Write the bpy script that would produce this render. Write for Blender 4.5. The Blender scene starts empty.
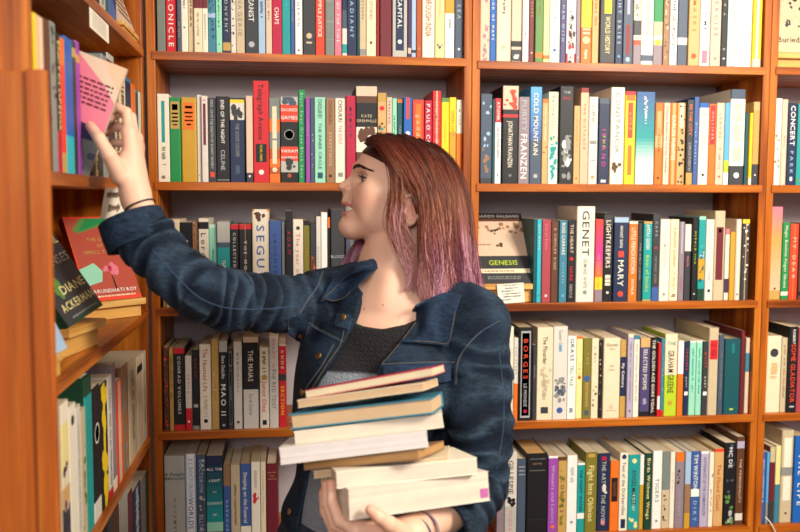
import bpy, math, random, os
import numpy as np
from mathutils import Vector, Matrix
random.seed(7)
SC = bpy.context.scene
COL = SC.collection

# ------------------------------------------------------------------ camera
CAMZ = 1.55
F_PX = 864.57
YAW, PIT, ROL = math.radians(7.237), math.radians(4.524), math.radians(0.18)
def cam_axes():
    cy, sy = math.cos(YAW), math.sin(YAW); cp, sp = math.cos(PIT), math.sin(PIT)
    fw = Vector((sy*cp, cy*cp, -sp)); r = Vector((cy, -sy, 0)); u = r.cross(fw)
    cr, sr = math.cos(ROL), math.sin(ROL)
    return fw, r*cr + u*sr, u*cr - r*sr
FW, RT, UP = cam_axes()
CAM = Vector((0, 0, CAMZ))
def ray(px, py):
    return FW + RT*((px-400)/F_PX) - UP*((py-266)/F_PX)
def W(px, py, Y):            # point of the room at depth Y seen at a pixel
    d = ray(px, py); return CAM + d*(Y/d.y)
def WX(px, py, X):           # same on a plane of constant X
    d = ray(px, py); return CAM + d*(X/d.x)

cd = bpy.data.cameras.new('camera'); cam = bpy.data.objects.new('camera', cd); COL.objects.link(cam)
M = Matrix((RT, UP, -FW)).transposed().to_4x4(); M.translation = CAM
cam.matrix_world = M
cd.sensor_width = 36; cd.lens = 36*F_PX/800; cd.clip_start = .05
cd.dof.use_dof = True; cd.dof.focus_distance = 1.85; cd.dof.aperture_fstop = 3.2
SC.camera = cam
SC.view_settings.view_transform = 'Standard'; SC.view_settings.look = 'None'
SC.view_settings.gamma = 1; SC.view_settings.use_curve_mapping = False
SC.view_settings.exposure = 0.0

# ------------------------------------------------------------------ colours
def lin(c): return tuple((x/12.92 if x <= .04045 else ((x+.055)/1.055)**2.4) for x in c)
def hx(s): return lin(tuple(int(s[i:i+2], 16)/255 for i in (0, 2, 4)))
PAL = dict(
 cream=('ead9b8','cream'), ivory=('efe6d2','ivory'), white=('f2efe8','white'), offwhite=('dcd6cc','off-white'), tan=('d2a76c','tan'),
 beige=('c9b795','beige'), pinkbeige=('dcc0a6','pinkish beige'), peach=('eab896','peach'), yellow=('f2cf1e','yellow'), paleyellow=('efe09a','pale yellow'),
 mustard=('c79a2c','mustard'), gold=('c09a50','gold'), orange=('e8731e','orange'), redorange=('e5432a','red-orange'), red=('cf1f2a','red'),
 crimson=('b5163e','crimson'), pink=('e0788c','pink'), dustyred=('a8434c','dusty red'), maroon=('6e1f2c','maroon'), darkred=('8e1a22','dark red'),
 rust=('b0501f','rust'), brown=('5e3a26','brown'), lightbrown=('9a7350','light brown'), olive=('7c7428','olive'), green=('1d8a4a','green'),
 darkgreen=('17402e','dark green'), leaf=('5f8a45','leaf green'), lime=('b6cf2c','lime'), mint=('98d9bd','mint'), palemint=('cfe6da','pale mint'),
 teal=('1a9a98','teal'), cyan=('30b6c4','cyan'), darkteal=('14525a','dark teal'), steel=('3c7f96','steel blue'), blue=('1c62b4','blue'),
 sky=('5aa8dc','sky blue'), lightblue=('a3bfdb','light blue'), denimblue=('3c5c9c','mid blue'), navy=('1c2a4c','navy'), slate=('465468','slate'),
 purple=('9a48a8','purple'), plum=('4a2c58','plum'), lavender=('b4acc4','lavender'), mauve=('8f7f88','mauve'), violet=('4c4270','violet'),
 grey=('8b8d88','grey'), lightgrey=('b9b8b0','light grey'), greygreen=('78827c','grey-green'), charcoal=('37383d','charcoal'), black=('17171b','black'),
 magpink=('b5609a','pink'), brick=('b44c3a','brick red'), pgivory=('d9c9b6','ivory'), pgwhite=('d8d0cd','white'), pgcream=('cfb08a','cream'), pgtan=('b48a58','tan'), magenta=('c9348c','magenta'), pages=('c9b48c','page'), palepages=('d2c4a6','page'), silver=('b0b0b4','silver'))
def rgb(n): return hx(PAL[n][0])
def word(n): return PAL[n][1]

# ------------------------------------------------------------------ materials
def new_mat(name):
    m = bpy.data.materials.new(name); m.use_nodes = True; nt = m.node_tree
    for n in list(nt.nodes): nt.nodes.remove(n)
    o = nt.nodes.new('ShaderNodeOutputMaterial'); b = nt.nodes.new('ShaderNodeBsdfPrincipled')
    nt.links.new(b.outputs[0], o.inputs[0]); return m, nt, b
def N(nt, t, **kw):
    n = nt.nodes.new(t)
    for k, v in kw.items(): setattr(n, k, v)
    return n
def mat_attr(name, rough=.45, noise=.06, coat=0.0):
    m, nt, b = new_mat(name)
    a = N(nt, 'ShaderNodeAttribute', attribute_name='Col')
    tc = N(nt, 'ShaderNodeTexCoord'); ns = N(nt, 'ShaderNodeTexNoise'); ns.inputs['Scale'].default_value = 35
    ns.inputs['Detail'].default_value = 3
    nt.links.new(tc.outputs['Object'], ns.inputs['Vector'])
    mr = N(nt, 'ShaderNodeMapRange'); mr.inputs[3].default_value = 1-noise*2; mr.inputs[4].default_value = 1+noise*2
    nt.links.new(ns.outputs[0], mr.inputs[0])
    mx = N(nt, 'ShaderNodeVectorMath', operation='SCALE')
    nt.links.new(a.outputs['Color'], mx.inputs[0]); nt.links.new(mr.outputs[0], mx.inputs['Scale'])
    nt.links.new(mx.outputs[0], b.inputs['Base Color']); b.inputs['Roughness'].default_value = rough
    b.inputs['Coat Weight'].default_value = coat; b.inputs['Specular IOR Level'].default_value = .35; b.inputs['Coat Roughness'].default_value = .2
    return m
def mat_plain(name, c, rough=.5, metal=0, noise=0, scale=40, bump=0):
    m, nt, b = new_mat(name); b.inputs['Roughness'].default_value = rough; b.inputs['Metallic'].default_value = metal
    b.inputs['Base Color'].default_value = (*c, 1)
    if noise or bump:
        tc = N(nt, 'ShaderNodeTexCoord'); ns = N(nt, 'ShaderNodeTexNoise'); ns.inputs['Scale'].default_value = scale; ns.inputs['Detail'].default_value = 6
        nt.links.new(tc.outputs['Object'], ns.inputs['Vector'])
        if noise:
            r = N(nt, 'ShaderNodeMixRGB'); r.inputs[1].default_value = (*[x*(1-noise) for x in c], 1); r.inputs[2].default_value = (*[min(1, x*(1+noise)) for x in c], 1)
            nt.links.new(ns.outputs[0], r.inputs[0]); nt.links.new(r.outputs[0], b.inputs['Base Color'])
        if bump:
            bp = N(nt, 'ShaderNodeBump'); bp.inputs['Strength'].default_value = bump; bp.inputs['Distance'].default_value = .003
            nt.links.new(ns.outputs[0], bp.inputs['Height']); nt.links.new(bp.outputs[0], b.inputs['Normal'])
    return m
def mat_wood(name, axis, c1, c2, c3, rough=.36):
    m, nt, b = new_mat(name)
    tc = N(nt, 'ShaderNodeTexCoord'); mp = N(nt, 'ShaderNodeMapping')
    s = [26, 26, 26]; s[axis] = 1.6; mp.inputs['Scale'].default_value = s
    nt.links.new(tc.outputs['Object'], mp.inputs['Vector'])
    n1 = N(nt, 'ShaderNodeTexNoise'); n1.inputs['Scale'].default_value = 1.3; n1.inputs['Detail'].default_value = 8; n1.inputs['Distortion'].default_value = .6
    nt.links.new(mp.outputs[0], n1.inputs['Vector'])
    cr = N(nt, 'ShaderNodeValToRGB'); e = cr.color_ramp.elements
    e[0].position = .28; e[0].color = (*c1, 1); e[1].position = .72; e[1].color = (*c3, 1)
    k = e.new(.5); k.color = (*c2, 1)
    nt.links.new(n1.outputs[0], cr.inputs[0])
    mp2 = N(nt, 'ShaderNodeMapping'); s2 = [150, 150, 150]; s2[axis] = 6; mp2.inputs['Scale'].default_value = s2
    nt.links.new(tc.outputs['Object'], mp2.inputs['Vector'])
    n2 = N(nt, 'ShaderNodeTexNoise'); n2.inputs['Scale'].default_value = 1; n2.inputs['Detail'].default_value = 4
    nt.links.new(mp2.outputs[0], n2.inputs['Vector'])
    mr = N(nt, 'ShaderNodeMapRange'); mr.inputs[1].default_value = .3; mr.inputs[2].default_value = .7; mr.inputs[3].default_value = .82; mr.inputs[4].default_value = 1.1
    nt.links.new(n2.outputs[0], mr.inputs[0])
    vm = N(nt, 'ShaderNodeVectorMath', operation='SCALE'); nt.links.new(cr.outputs[0], vm.inputs[0]); nt.links.new(mr.outputs[0], vm.inputs['Scale'])
    nt.links.new(vm.outputs[0], b.inputs['Base Color'])
    b.inputs['Roughness'].default_value = rough; b.inputs['Specular IOR Level'].default_value = .3
    bp = N(nt, 'ShaderNodeBump'); bp.inputs['Strength'].default_value = .12; bp.inputs['Distance'].default_value = .002
    nt.links.new(n2.outputs[0], bp.inputs['Height']); nt.links.new(bp.outputs[0], b.inputs['Normal'])
    return m
WC = (hx('733208'), hx('b05a12'), hx('d8842a'))
WOOD = [mat_wood('wood_x', 0, *WC), mat_wood('wood_y', 1, *WC), mat_wood('wood_z', 2, *WC)]
WOODL = mat_wood('pale_wood', 0, hx('c98a3c'), hx('e0ac5c'), hx('ecc680'), .45)
WOODF = mat_wood('worn_wood', 2, hx('964610'), hx('b05a1c'), hx('c4742e'), .5)
COVER = mat_attr('printed_cover', .48, .05, .0)
PAPER = mat_attr('paper_edges', .85, .05)
INK = mat_attr('ink', .5, .02)
WALLM = mat_plain('painted_wall', hx('b8b0b4'), .8, 0, .06, 8, .05)
FLOORM = mat_wood('floor_boards', 1, hx('5d3417'), hx('7a4a22'), hx('91602f'), .4)
CEILM = mat_plain('ceiling_paint', hx('e6e0d6'), .9, 0, .02, 5)

# ------------------------------------------------------------------ mesh helpers
def mesh_obj(name, verts, faces, mat, parent=None, cols=None, smooth=False):
    me = bpy.data.meshes.new(name); me.from_pydata([tuple(v) for v in verts], [], faces); 
    if isinstance(mat, (list, tuple)):
        for m in mat: me.materials.append(m)
    else: me.materials.append(mat)
    if cols is not None:      # one colour per face
        at = me.color_attributes.new('Col', 'FLOAT_COLOR', 'CORNER')
        buf = []
        for p, c in zip(me.polygons, cols): buf += [c[0], c[1], c[2], 1.0]*p.loop_total
        at.data.foreach_set('color', buf)
    if smooth: me.polygons.foreach_set('use_smooth', [True]*len(me.polygons))
    me.update()
    o = bpy.data.objects.new(name, me); COL.objects.link(o)
    if parent is not None: o.parent = parent
    return o
def box_geo(a, b, V, Fc, C=None, c=None):
    k = len(V); (x0, y0, z0), (x1, y1, z1) = a, b
    V += [(x0,y0,z0),(x1,y0,z0),(x1,y1,z0),(x0,y1,z0),(x0,y0,z1),(x1,y0,z1),(x1,y1,z1),(x0,y1,z1)]
    fs = [(0,3,2,1),(4,5,6,7),(0,1,5,4),(1,2,6,5),(2,3,7,6),(3,0,4,7)]
    Fc += [tuple(k+i for i in f) for f in fs]
    if C is not None: C += [c]*6
def box_obj(name, a, b, mat, parent=None, bevel=.0015, cols=None):
    V, Fc = [], []; box_geo(a, b, V, Fc)
    o = mesh_obj(name, V, Fc, mat, parent, cols=[cols]*6 if cols else None)
    if bevel:
        md = o.modifiers.new('bevel', 'BEVEL'); md.width = bevel; md.segments = 2; md.limit_method = 'ANGLE'
    return o
def empty(name, loc=(0,0,0), rot=(0,0,0), parent=None):
    o = bpy.data.objects.new(name, None); COL.objects.link(o); o.location = loc; o.rotation_euler = rot
    o.empty_display_size = .05
    if parent is not None: o.parent = parent
    return o
def tag(o, label=None, cat=None, group=None, kind=None):
    if label: o['label'] = label
    if cat: o['category'] = cat
    if group: o['group'] = group
    if kind: o['kind'] = kind
    return o

# glyph cache for lettering
_G = {}
def glyph(ch):
    if ch in _G: return _G[ch]
    cu = bpy.data.curves.new('g', 'FONT'); cu.body = ch; cu.size = 1; cu.resolution_u = 2
    cu.offset = .008
    ob = bpy.data.objects.new('g', cu); COL.objects.link(ob)
    me = ob.to_mesh()
    v = np.array([x.co[:2] for x in me.vertices]).reshape(-1, 2); f = [tuple(p.vertices) for p in me.polygons]
    if len(v): w = float(v[:, 0].max()-min(0, v[:, 0].min()))+.07
    else: w = .3
    ob.to_mesh_clear(); bpy.data.objects.remove(ob); bpy.data.curves.remove(cu)
    _G[ch] = (v, f, w); return _G[ch]
def text_geo(s):
    x = 0; V = []; Fc = []
    for ch in s:
        v, f, w = glyph(ch); k = len(V)
        V += [(a+x, b) for a, b in v]; Fc += [tuple(k+i for i in g) for g in f]; x += w
    return V, Fc, max(x-.07, .01)
def put_text(s, box, orient, V, Fc, C, c, fill=.8, mapf=None):
    """box=(u0,u1,v0,v1) in the surface's own u (right) v (up); orient 'd' reads downward, 'h' level."""
    u0, u1, v0, v1 = box; tv, tf, w = text_geo(s)
    if not tv: return
    if orient == 'h':
        sc = min((u1-u0)/w, (v1-v0)/.72*fill); sx = (u1-u0)/w if (u1-u0)/w < sc*1.3 else sc*1.0
        ox = (u0+u1)/2-w*sx/2; oy = (v0+v1)/2-.36*sc
        pts = [(ox+a*sx, oy+b*sc) for a, b in tv]
    else:
        L = v1-v0; T = u1-u0; sc = T*fill*.86/.72; sx = min(L/w, sc*1.32)
        if w*sx > L: sx = L/w
        if sx < sc*.55: sc = sx/.55
        if len(s) > 1 and w*sx < L:          # open the letters out along the spine
            tr = min((L/sx-w)/(len(s)-1), .32); x = 0; tv = []; tf = []
            for ch in s:
                v_, f_, w_ = glyph(ch); k = len(tv); tv += [(a_+x, b_) for a_, b_ in v_]; tf += [tuple(k+i for i in g) for g in f_]; x += w_+tr
            w = x-tr-.07
        oy = (v0+v1)/2+w*sx/2; ox = (u0+u1)/2-.36*sc
        pts = [(ox+b*sc, oy-a*sx) for a, b in tv]
    k = len(V); V += [mapf(p) for p in pts]; Fc += [tuple(k+i for i in g) for g in tf]; C += [c]*len(tf)

# ------------------------------------------------------------------ books
def spec(s):
    out = []
    for it in (s or '').split(';'):
        it = it.strip()
        if not it: continue
        out.append(it.split(' '))
    return out
def make_book(w, h, d, base, sp, hard=False, pagecol='palepages', rnd=None, cover_front=None):
    """spine faces local -y, width along x, stands on z=0. origin: bottom middle of the spine."""
    rnd = rnd or random
    root = empty('book')
    t = .0026 if hard else .0008
    t = min(t, w*.2)
    x0, x1 = -w/2, w/2; b = min(.0016 if not hard else .0028, w*.3)
    bands = [(0.0, 1.0, base)]
    def put(f0, f1, c):
        nonlocal bands; nb = []
        for a, e, cc in bands:
            if f1 <= a or f0 >= e: nb.append((a, e, cc)); continue
            if a < f0: nb.append((a, f0, cc))
            if e > f1: nb.append((f1, e, cc))
        nb.append((f0, f1, c)); nb.sort(); bands = nb
    items = spec(sp)
    for it in items:
        if it[0] == 'b': put(float(it[1]), float(it[2]), it[3])
        if it[0] == 'g':                    # gradient between two colours, a printed fade
            a, e = float(it[1]), float(it[2]); c0, c1 = rgb(it[3]), rgb(it[4])
            for k in range(8):
                m = (k+.5)/8; put(a+(e-a)*k/8, a+(e-a)*(k+1)/8, tuple(p*(1-m)+q*m for p, q in zip(c0, c1)))
    cc = lambda c: rgb(c) if isinstance(c, str) else c
    zs = [(h*(1-e), h*(1-a), cc(c)) for a, e, c in bands]; zs.sort()
    levels = [0]+[z[1] for z in zs]
    outer = [(x0, d), (x0, b), (x0+b*.35, b*.35), (x0+b, 0), (x1-b, 0), (x1-b*.35, b*.35), (x1, b), (x1, d)]
    inner = [(x1-t, d), (x1-t, b+t), (x0+t, b+t), (x0+t, d)]
    prof = outer+inner; n = len(prof); V = []; Fc = []; C = []
    for z in levels: V += [(x, y, z) for x, y in prof]
    bc = cc(base); side = cc(base)
    for L in range(len(levels)-1):
        for i in range(n):
            j = (i+1) % n
            Fc.append((L*n+i, L*n+j, (L+1)*n+j, (L+1)*n+i))
            C.append(zs[L][2] if 1 <= i <= 5 else side if i < 7 else (.6, .56, .5))
    Fc.append(tuple(reversed(range(n)))); C.append(bc); m = (len(levels)-1)*n
    Fc.append(tuple(m+i for i in range(n))); C.append(bc)
    cv = mesh_obj('cover', V, Fc, COVER, root, C)
    ov = .003 if hard else .0
    V, Fc, C = [], [], []
    box_geo((x0+t, b+t+.0002, ov), (x1-t, d-ov-.0002, h-ov-(.0003 if not hard else 0)), V, Fc, C, rgb(pagecol))
    mesh_obj('pages', V, Fc, PAPER, root, C)
    V, Fc, C = [], [], []; off = -.0004
    mp = lambda p: (p[0], off, p[1])
    aw = w-2*b*.6
    for it in items:
        if it[0] == 't' or it[0] == 'T':   # t f0 f1 colour widthfill text   (reads down) ; T = level
            f0, f1 = float(it[1]), float(it[2]); s = ' '.join(it[5:])
            put_text(s, (-aw/2, aw/2, h*(1-f1), h*(1-f0)), 'd' if it[0] == 't' else 'h', V, Fc, C, rgb(it[3]), float(it[4]), lambda p: (p[0], -.0007, p[1]))
        elif it[0] == 'p':                 # p f0 f1 colour widthfrac
            f0, f1 = float(it[1]), float(it[2]); ww = aw*float(it[4])
            k = len(V); V += [(-ww/2, off, h*(1-f1)), (ww/2, off, h*(1-f1)), (ww/2, off, h*(1-f0)), (-ww/2, off, h*(1-f0))]
            Fc.append((k, k+1, k+2, k+3)); C.append(rgb(it[3]))
        elif it[0] == 's':                 # row of small marks where the print is too small to read
            f0, f1 = float(it[1]), float(it[2]); c = rgb(it[3]); q = float(it[4]) if len(it) > 4 else .35
            z = h*(1-f0); ze = h*(1-f1)
            while z > ze:
                L = rnd.uniform(.0022, .0046)*(.6+q); ww = aw*q*rnd.uniform(.75, 1.0)
                xo = rnd.uniform(-.06, .06)*aw
                if rnd.random() > .18:
                    k = len(V); V += [(-ww/2+xo, -.0006, z-L*.72), (ww/2+xo, -.0006, z-L*.72), (ww/2+xo, -.0006, z), (-ww/2+xo, -.0006, z)]
                    Fc.append((k, k+1, k+2, k+3)); C.append(c)
                z -= L
        elif it[0] == 'o':                 # disc f centre, colour, radius frac
            f, c, r = float(it[1]), rgb(it[2]), float(it[3])*aw/2; zc = h*(1-f); k = len(V); n2 = 16
            V += [(r*math.cos(a*2*math.pi/n2), -.0008, zc+r*math.sin(a*2*math.pi/n2)) for a in range(n2)]
            Fc.append(tuple(range(k, k+n2))); C.append(c)
        elif it[0] == 'k':                 # blotchy printed picture f0 f1 colour density
            f0, f1 = float(it[1]), float(it[2]); c = rgb(it[3]); nn = int(it[4])
            for _ in range(nn):
                r = rnd.uniform(.08, .24)*aw; xx = rnd.uniform(-aw/2+r, aw/2-r); zz = h*(1-rnd.uniform(f0, f1)); k = len(V); m2 = 7; ph = rnd.random()*6
                e = rnd.uniform(.6, 1.8)
                V += [(xx+r*math.cos(ph+a*6.283/m2)*rnd.uniform(.7, 1.1), -.0005-rnd.random()*.0002, min(h-.0006, max(.0006, zz+e*r*math.sin(ph+a*6.283/m2)*rnd.uniform(.7, 1.1)))) for a in range(m2)]
                Fc.append(tuple(range(k, k+m2))); C.append(c)
    if V: mesh_obj('spine_print', V, Fc, INK, root, C)
    return root
# ------------------------------------------------------------------ room
YB = 2.1            # plane of the bookcase fronts
DEP = .245
SH = [1.888, 1.5852, 1.286, .985, .684, .384]     # shelf tops of the middle bookcase
TH = .0195
def struct(name, a, b, mat, bevel=0):
    o = box_obj(name, a, b, mat, None, bevel); o['kind'] = 'structure'; return o
struct('floor', (-1.6, -2.2, -.05), (3.0, 2.52, 0), FLOORM)
struct('wall_back', (-1.6, 2.36, 0), (3.0, 2.46, 2.9), WALLM)
struct('wall_left', (-1.7, -2.2, 0), (-1.6, 2.46, 2.9), WALLM)
struct('ceiling', (-1.6, -2.2, 2.9), (3.0, 2.46, 2.95), CEILM)

def bookcase(name, label, x0, x1, shelves, tleft=.02, tright=.019, top=2.36, group=None):
    """front on the plane y=YB, between x0 and x1 (outer)."""
    r = empty(name, (x0, YB, 0)); tag(r, label, 'bookcase', group)
    w = x1-x0
    box_obj('side_panel', (0, 0, 0), (tleft, DEP, top), WOOD[2], r)
    box_obj('side_panel', (w-tright, 0, 0), (w, DEP, top), WOOD[2], r)
    box_obj('top_panel', (tleft, 0.001, top-.02), (w-tright, DEP, top), WOOD[0], r)
    box_obj('plinth', (tleft, .02, .0), (w-tright, .035, .07), WOOD[0], r)
    bk = box_obj('back_panel', (tleft, DEP, .0), (w-tright, DEP+.006, top), WALLM, r, 0)
    bk['label'] = 'grey painted back panel'
    for z in shelves:
        V, Fc = [], []
        # board with tongues that lap over the front of the side panels
        box_geo((tleft, -.001, z-TH), (w-tright, DEP-.001, z), V, Fc)
        box_geo((tleft-.007, -.0035, z-TH), (w-tright+.007, -.001, z), V, Fc)
        s = mesh_obj('shelf', V, Fc, WOOD[0], r)
        md = s.modifiers.new('b', 'BEVEL'); md.width = .001; md.segments = 2; md.limit_method = 'ANGLE'
    return r
XM0, XM1 = -.3295, .4415
MID = bookcase('bookcase', 'brown wooden bookcase behind the woman, full of books', XM0, XM1, SH)
RSH = [1.8835, 1.5852, 1.2868, .985, .683, .384]
XR0, XR1 = .4425, 1.2165
RIG = bookcase('bookcase', 'bright orange-brown wooden bookcase right of the woman, full of books', XR0, XR1, RSH)
FSH = [1.8855, 1.5852, 1.2868, .985, .683, .384]
XF0, XF1 = 1.2175, 1.9915
FAR = bookcase('bookcase', 'wooden bookcase cut off by the right edge of the photo', XF0, XF1, FSH)

# left bookcase, front on the plane x = XL, running towards the camera
XL = -.334; LY0, LY1 = 1.183, 2.088; LD = .25
lb = empty('bookcase', (XL, LY0, 0)); tag(lb, 'wooden bookcase on the left seen at a slant, the woman reaches into it', 'bookcase')
ll = LY1-LY0
box_obj('side_panel', (-LD, 0, 0), (0, .022, 2.36), WOOD[2], lb)
box_obj('side_panel', (-LD, ll-.024, 0), (0, ll, 2.36), WOOD[2], lb)
box_obj('top_panel', (-LD, .022, 2.34), (-.001, ll-.024, 2.36), WOOD[1], lb)
box_obj('back_panel', (-LD-.006, .0, 0), (-LD, ll, 2.36), WOOD[1], lb, 0)
LSH = [1.888, 1.5852, 1.286, .985, .684, .384]
for z in LSH:
    V, Fc = [], []
    box_geo((-LD+.001, .022, z-TH), (.001, ll-.024, z), V, Fc)
    box_geo((.001, .016, z-TH), (.0035, ll-.018, z), V, Fc)
    s = mesh_obj('shelf', V, Fc, WOOD[1], lb)
    md = s.modifiers.new('b', 'BEVEL'); md.width = .001; md.segments = 2; md.limit_method = 'ANGLE'
# near low case end (out of focus): its top is at eye height
NY = 1.15
pr = W(45.5, 69, NY)
nb = empty('display_case', (pr.x, NY, 0)); tag(nb, 'blurred lighter wooden case end with worn top, nearest on the left edge', 'display case')
box_obj('side_panel', (-.026, 0, 0), (0, .014, pr.z), WOODF, nb, .003)
box_obj('side_panel', (-.40, .004, 0), (-.026, .014, pr.z-.002), WOODF, nb, .003)
box_obj('top_panel', (-.40, .0145, pr.z-.03), (-.06, .024, pr.z-.004), WOODF, nb, .002)

# ------------------------------------------------------------------ the books
def shelf_row(table, z, place, group, prot=.006, ymid=None, label_end=None, xclamp=None, case='b'):
    """table lines: x0,x1,ytop | base | print | description | depth(opt) hard(opt)"""
    rows = []
    for ln in table.strip().split('\n'):
        f = [q.strip() for q in ln.split('|')]
        a = f[0].split(','); rows.append((float(a[0]), float(a[1]), float(a[2]), f[1], f[2], f[3], f[4] if len(f) > 4 else ''))
    prev = -9; n = len(rows); L = []
    rnd = random.Random(hash(place) % 1000 if False else len(place)*7+n)
    for i, (a, e, yt, base, sp, desc, opt) in enumerate(rows):
        o = dict(x.split('=') for x in opt.split() if '=' in x)
        pr_ = float(o.get('y', prot+rnd.uniform(-.004, .006)))
        Y = YB+pr_
        if 'h' in o: h = float(o['h']); yt_ = W(a, 100, Y)
        ym = ymid if ymid is not None else (yt+W_y((a+e)/2, z, Y))/2
        X0, X1 = W(a, ym, Y).x, W(e, ym, Y).x
        if 'h' not in o: h = W((a+e)/2, yt, Y).z-z
        X0 = max(X0, prev+.0004)
        if xclamp: X0 = max(X0, xclamp[0]+.0008); X1 = min(X1, xclamp[1]-.0008)
        if X1-X0 < .003: X1 = X0+.003
        prev = X1
        hard = 'hard' in opt
        d = float(o.get('d', rnd.uniform(.125, .14) if h < .2 else rnd.uniform(.14, .155)))
        bk = make_book(X1-X0-.0003, h, d, base, sp, hard, o.get('pg', rnd.choice(['palepages', 'pages', 'palepages', 'cream'])), rnd)
        bk.location = ((X0+X1)/2, Y, z+.0004)
        L.append((bk, base, desc))
    for i, (bk, base, desc) in enumerate(L):
        nm = lambda k: word(L[k][1])
        if n == 1: nb_ = ''
        elif i == 0: nb_ = ', first on the left beside a %s one' % nm(1)
        elif i == n-1: nb_ = ', last after a %s one' % nm(n-2)
        else: nb_ = ', between %s and %s ones' % (nm(i-1), nm(i+1))
        lab = desc+nb_+', '+place
        if len(lab.replace('-', '').split()) > 16: lab = desc+', '+place
        tag(bk, lab, 'book', group)
def W_y(px, z, Y):          # image row of height z at depth Y in column px
    t = (px-400)/F_PX; lo, hi = -400, 900
    for _ in range(30):
        m = (lo+hi)/2
        if W(px, m, Y).z > z: lo = m
        else: hi = m
    return lo

ROWS = {}
R1L = '''
157,165.4,-44|greygreen|b .0 .08 charcoal;s .1 .4 lightgrey .4|grey-green book
166,176.5,-40|red|t .2 .94 white .62 CHRONICLE|red book with large white lettering
177,181,-38|slate|t .6 .9 lightgrey .5 AN EDEN|thin slate book
181.3,187.8,-36|ivory|s .1 .5 grey .4;o .72 teal .4|thin ivory book with round teal mark
188,193.8,-36|beige|s .1 .7 brown .35|thin beige book
194,202.3,-36|cream|b 0 .5 maroon;s .55 .8 grey .25;o .9 grey .3|cream book with maroon upper half
202.5,207.8,-36|ivory|b 0 .5 maroon;s .55 .85 grey .3|narrow ivory book with maroon upper half
208,215.5,-36|steel|k .1 .95 darkteal 24;b .55 .6 lightblue|mottled dark teal book
216,222,-37|mint|s .1 .7 green .3;o .9 teal .3|mint green book
222.4,230.4,-38|navy|b .88 .97 gold;t .1 .8 lightgrey .5 THE CONVENT|navy book with gold block at foot
230.8,235.8,-36|offwhite|k 0 1 black 26|white book with black scrawled pattern
236,244.5,-38|beige|t .1 .8 grey .6 LA MENAGERIE|beige book with grey letters
245,258,-42|charcoal|t .2 .66 white .5 AMERICANIST;t .25 .6 silver .3 A NOVEL;o .9 silver .5|thick charcoal book with white letters
258.3,265.3,-38|lightblue|s .2 .6 slate .4|light blue book
265.8,271.8,-37|pinkbeige|t .1 .8 brown .4 SERIOUS MEN|thin tan book
272,281.8,-40|crimson|t .1 .4 white .6 NEVIS;t .5 .68 white .55 CHAPS|crimson book with white letters
282,290.3,-38|teal|s .1 .5 cyan .3|teal book
290.6,294.8,-38|denimblue|t .2 .8 lightgrey .5 WHALE SONG|thin mid blue book
295,302.3,-36|white|t .2 .8 grey .5 BENEATH;o .95 black .3|white book with faint grey letters
303,315.3,-42|charcoal|b .2 .24 grey;o .8 beige .5;p .86 .88 beige .5|thick charcoal book with beige bird mark
315.6,324.5,-38|redorange|t .3 .8 white .5 A SIMPLE JUSTICE|red-orange book with white lettering
325,334.3,-37|greygreen|b .4 .42 grey;b .62 .64 grey;b .82 .83 grey|dark grey-green cloth book with ridges|hard
334.6,341.5,-37|pink|t .2 .85 white .5 TURN OF THE TIDE|pink red book
342,347,-36|offwhite|b .3 .5 navy;b .5 .7 slate;b .87 .97 teal|thin book banded navy white and teal
347.2,356.6,-38|navy|t .1 .8 lightblue .5 THE RADIANT|navy book with pale letters
357,359.2,-38|darkteal||very thin dark book
359.5,366,-36|beige|t .1 .7 brown .4 THE LISTENER;b .92 .99 grey|beige book with grey foot
366.3,376,-37|cream|t .1 .6 grey .4 COLLECTED STORIES;o .85 brown .3|cream book with small print
376.3,379.7,-37|darkred||very thin dark red book
380,391.6,-36|darkred|b .35 1 maroon|WIREBOUND
392.5,407.2,-40|lightgrey|b .0 .1 grey;p 0 .93 navy .6;t .2 .7 white .35 THE CAPITAL;o .84 white .3|thick grey book with navy panel
407.8,411.3,-38|plum|b .9 .96 pinkbeige|thin plum book
411.5,416,-38|lightblue|b .92 .95 navy|thin light blue book with navy line
416.4,421.9,-38|rust|o .9 gold .4|rust brown book
422.2,434.8,-40|ivory|t .05 .78 redorange .62 MEASURED THROUGH INDIA|ivory book with large red letters
435.2,444.4,-38|paleyellow|s .1 .6 beige .3;k .84 .9 slate 4|pale yellow book
444.8,454.3,-40|white|b .0 .54 mustard;s .6 .7 grey .3|white book with yellow-orange upper half
454.8,463.2,-38|slate|t .1 .7 silver .5 THE SEA;o .9 white .3|slate blue book with white mark
'''
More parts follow.
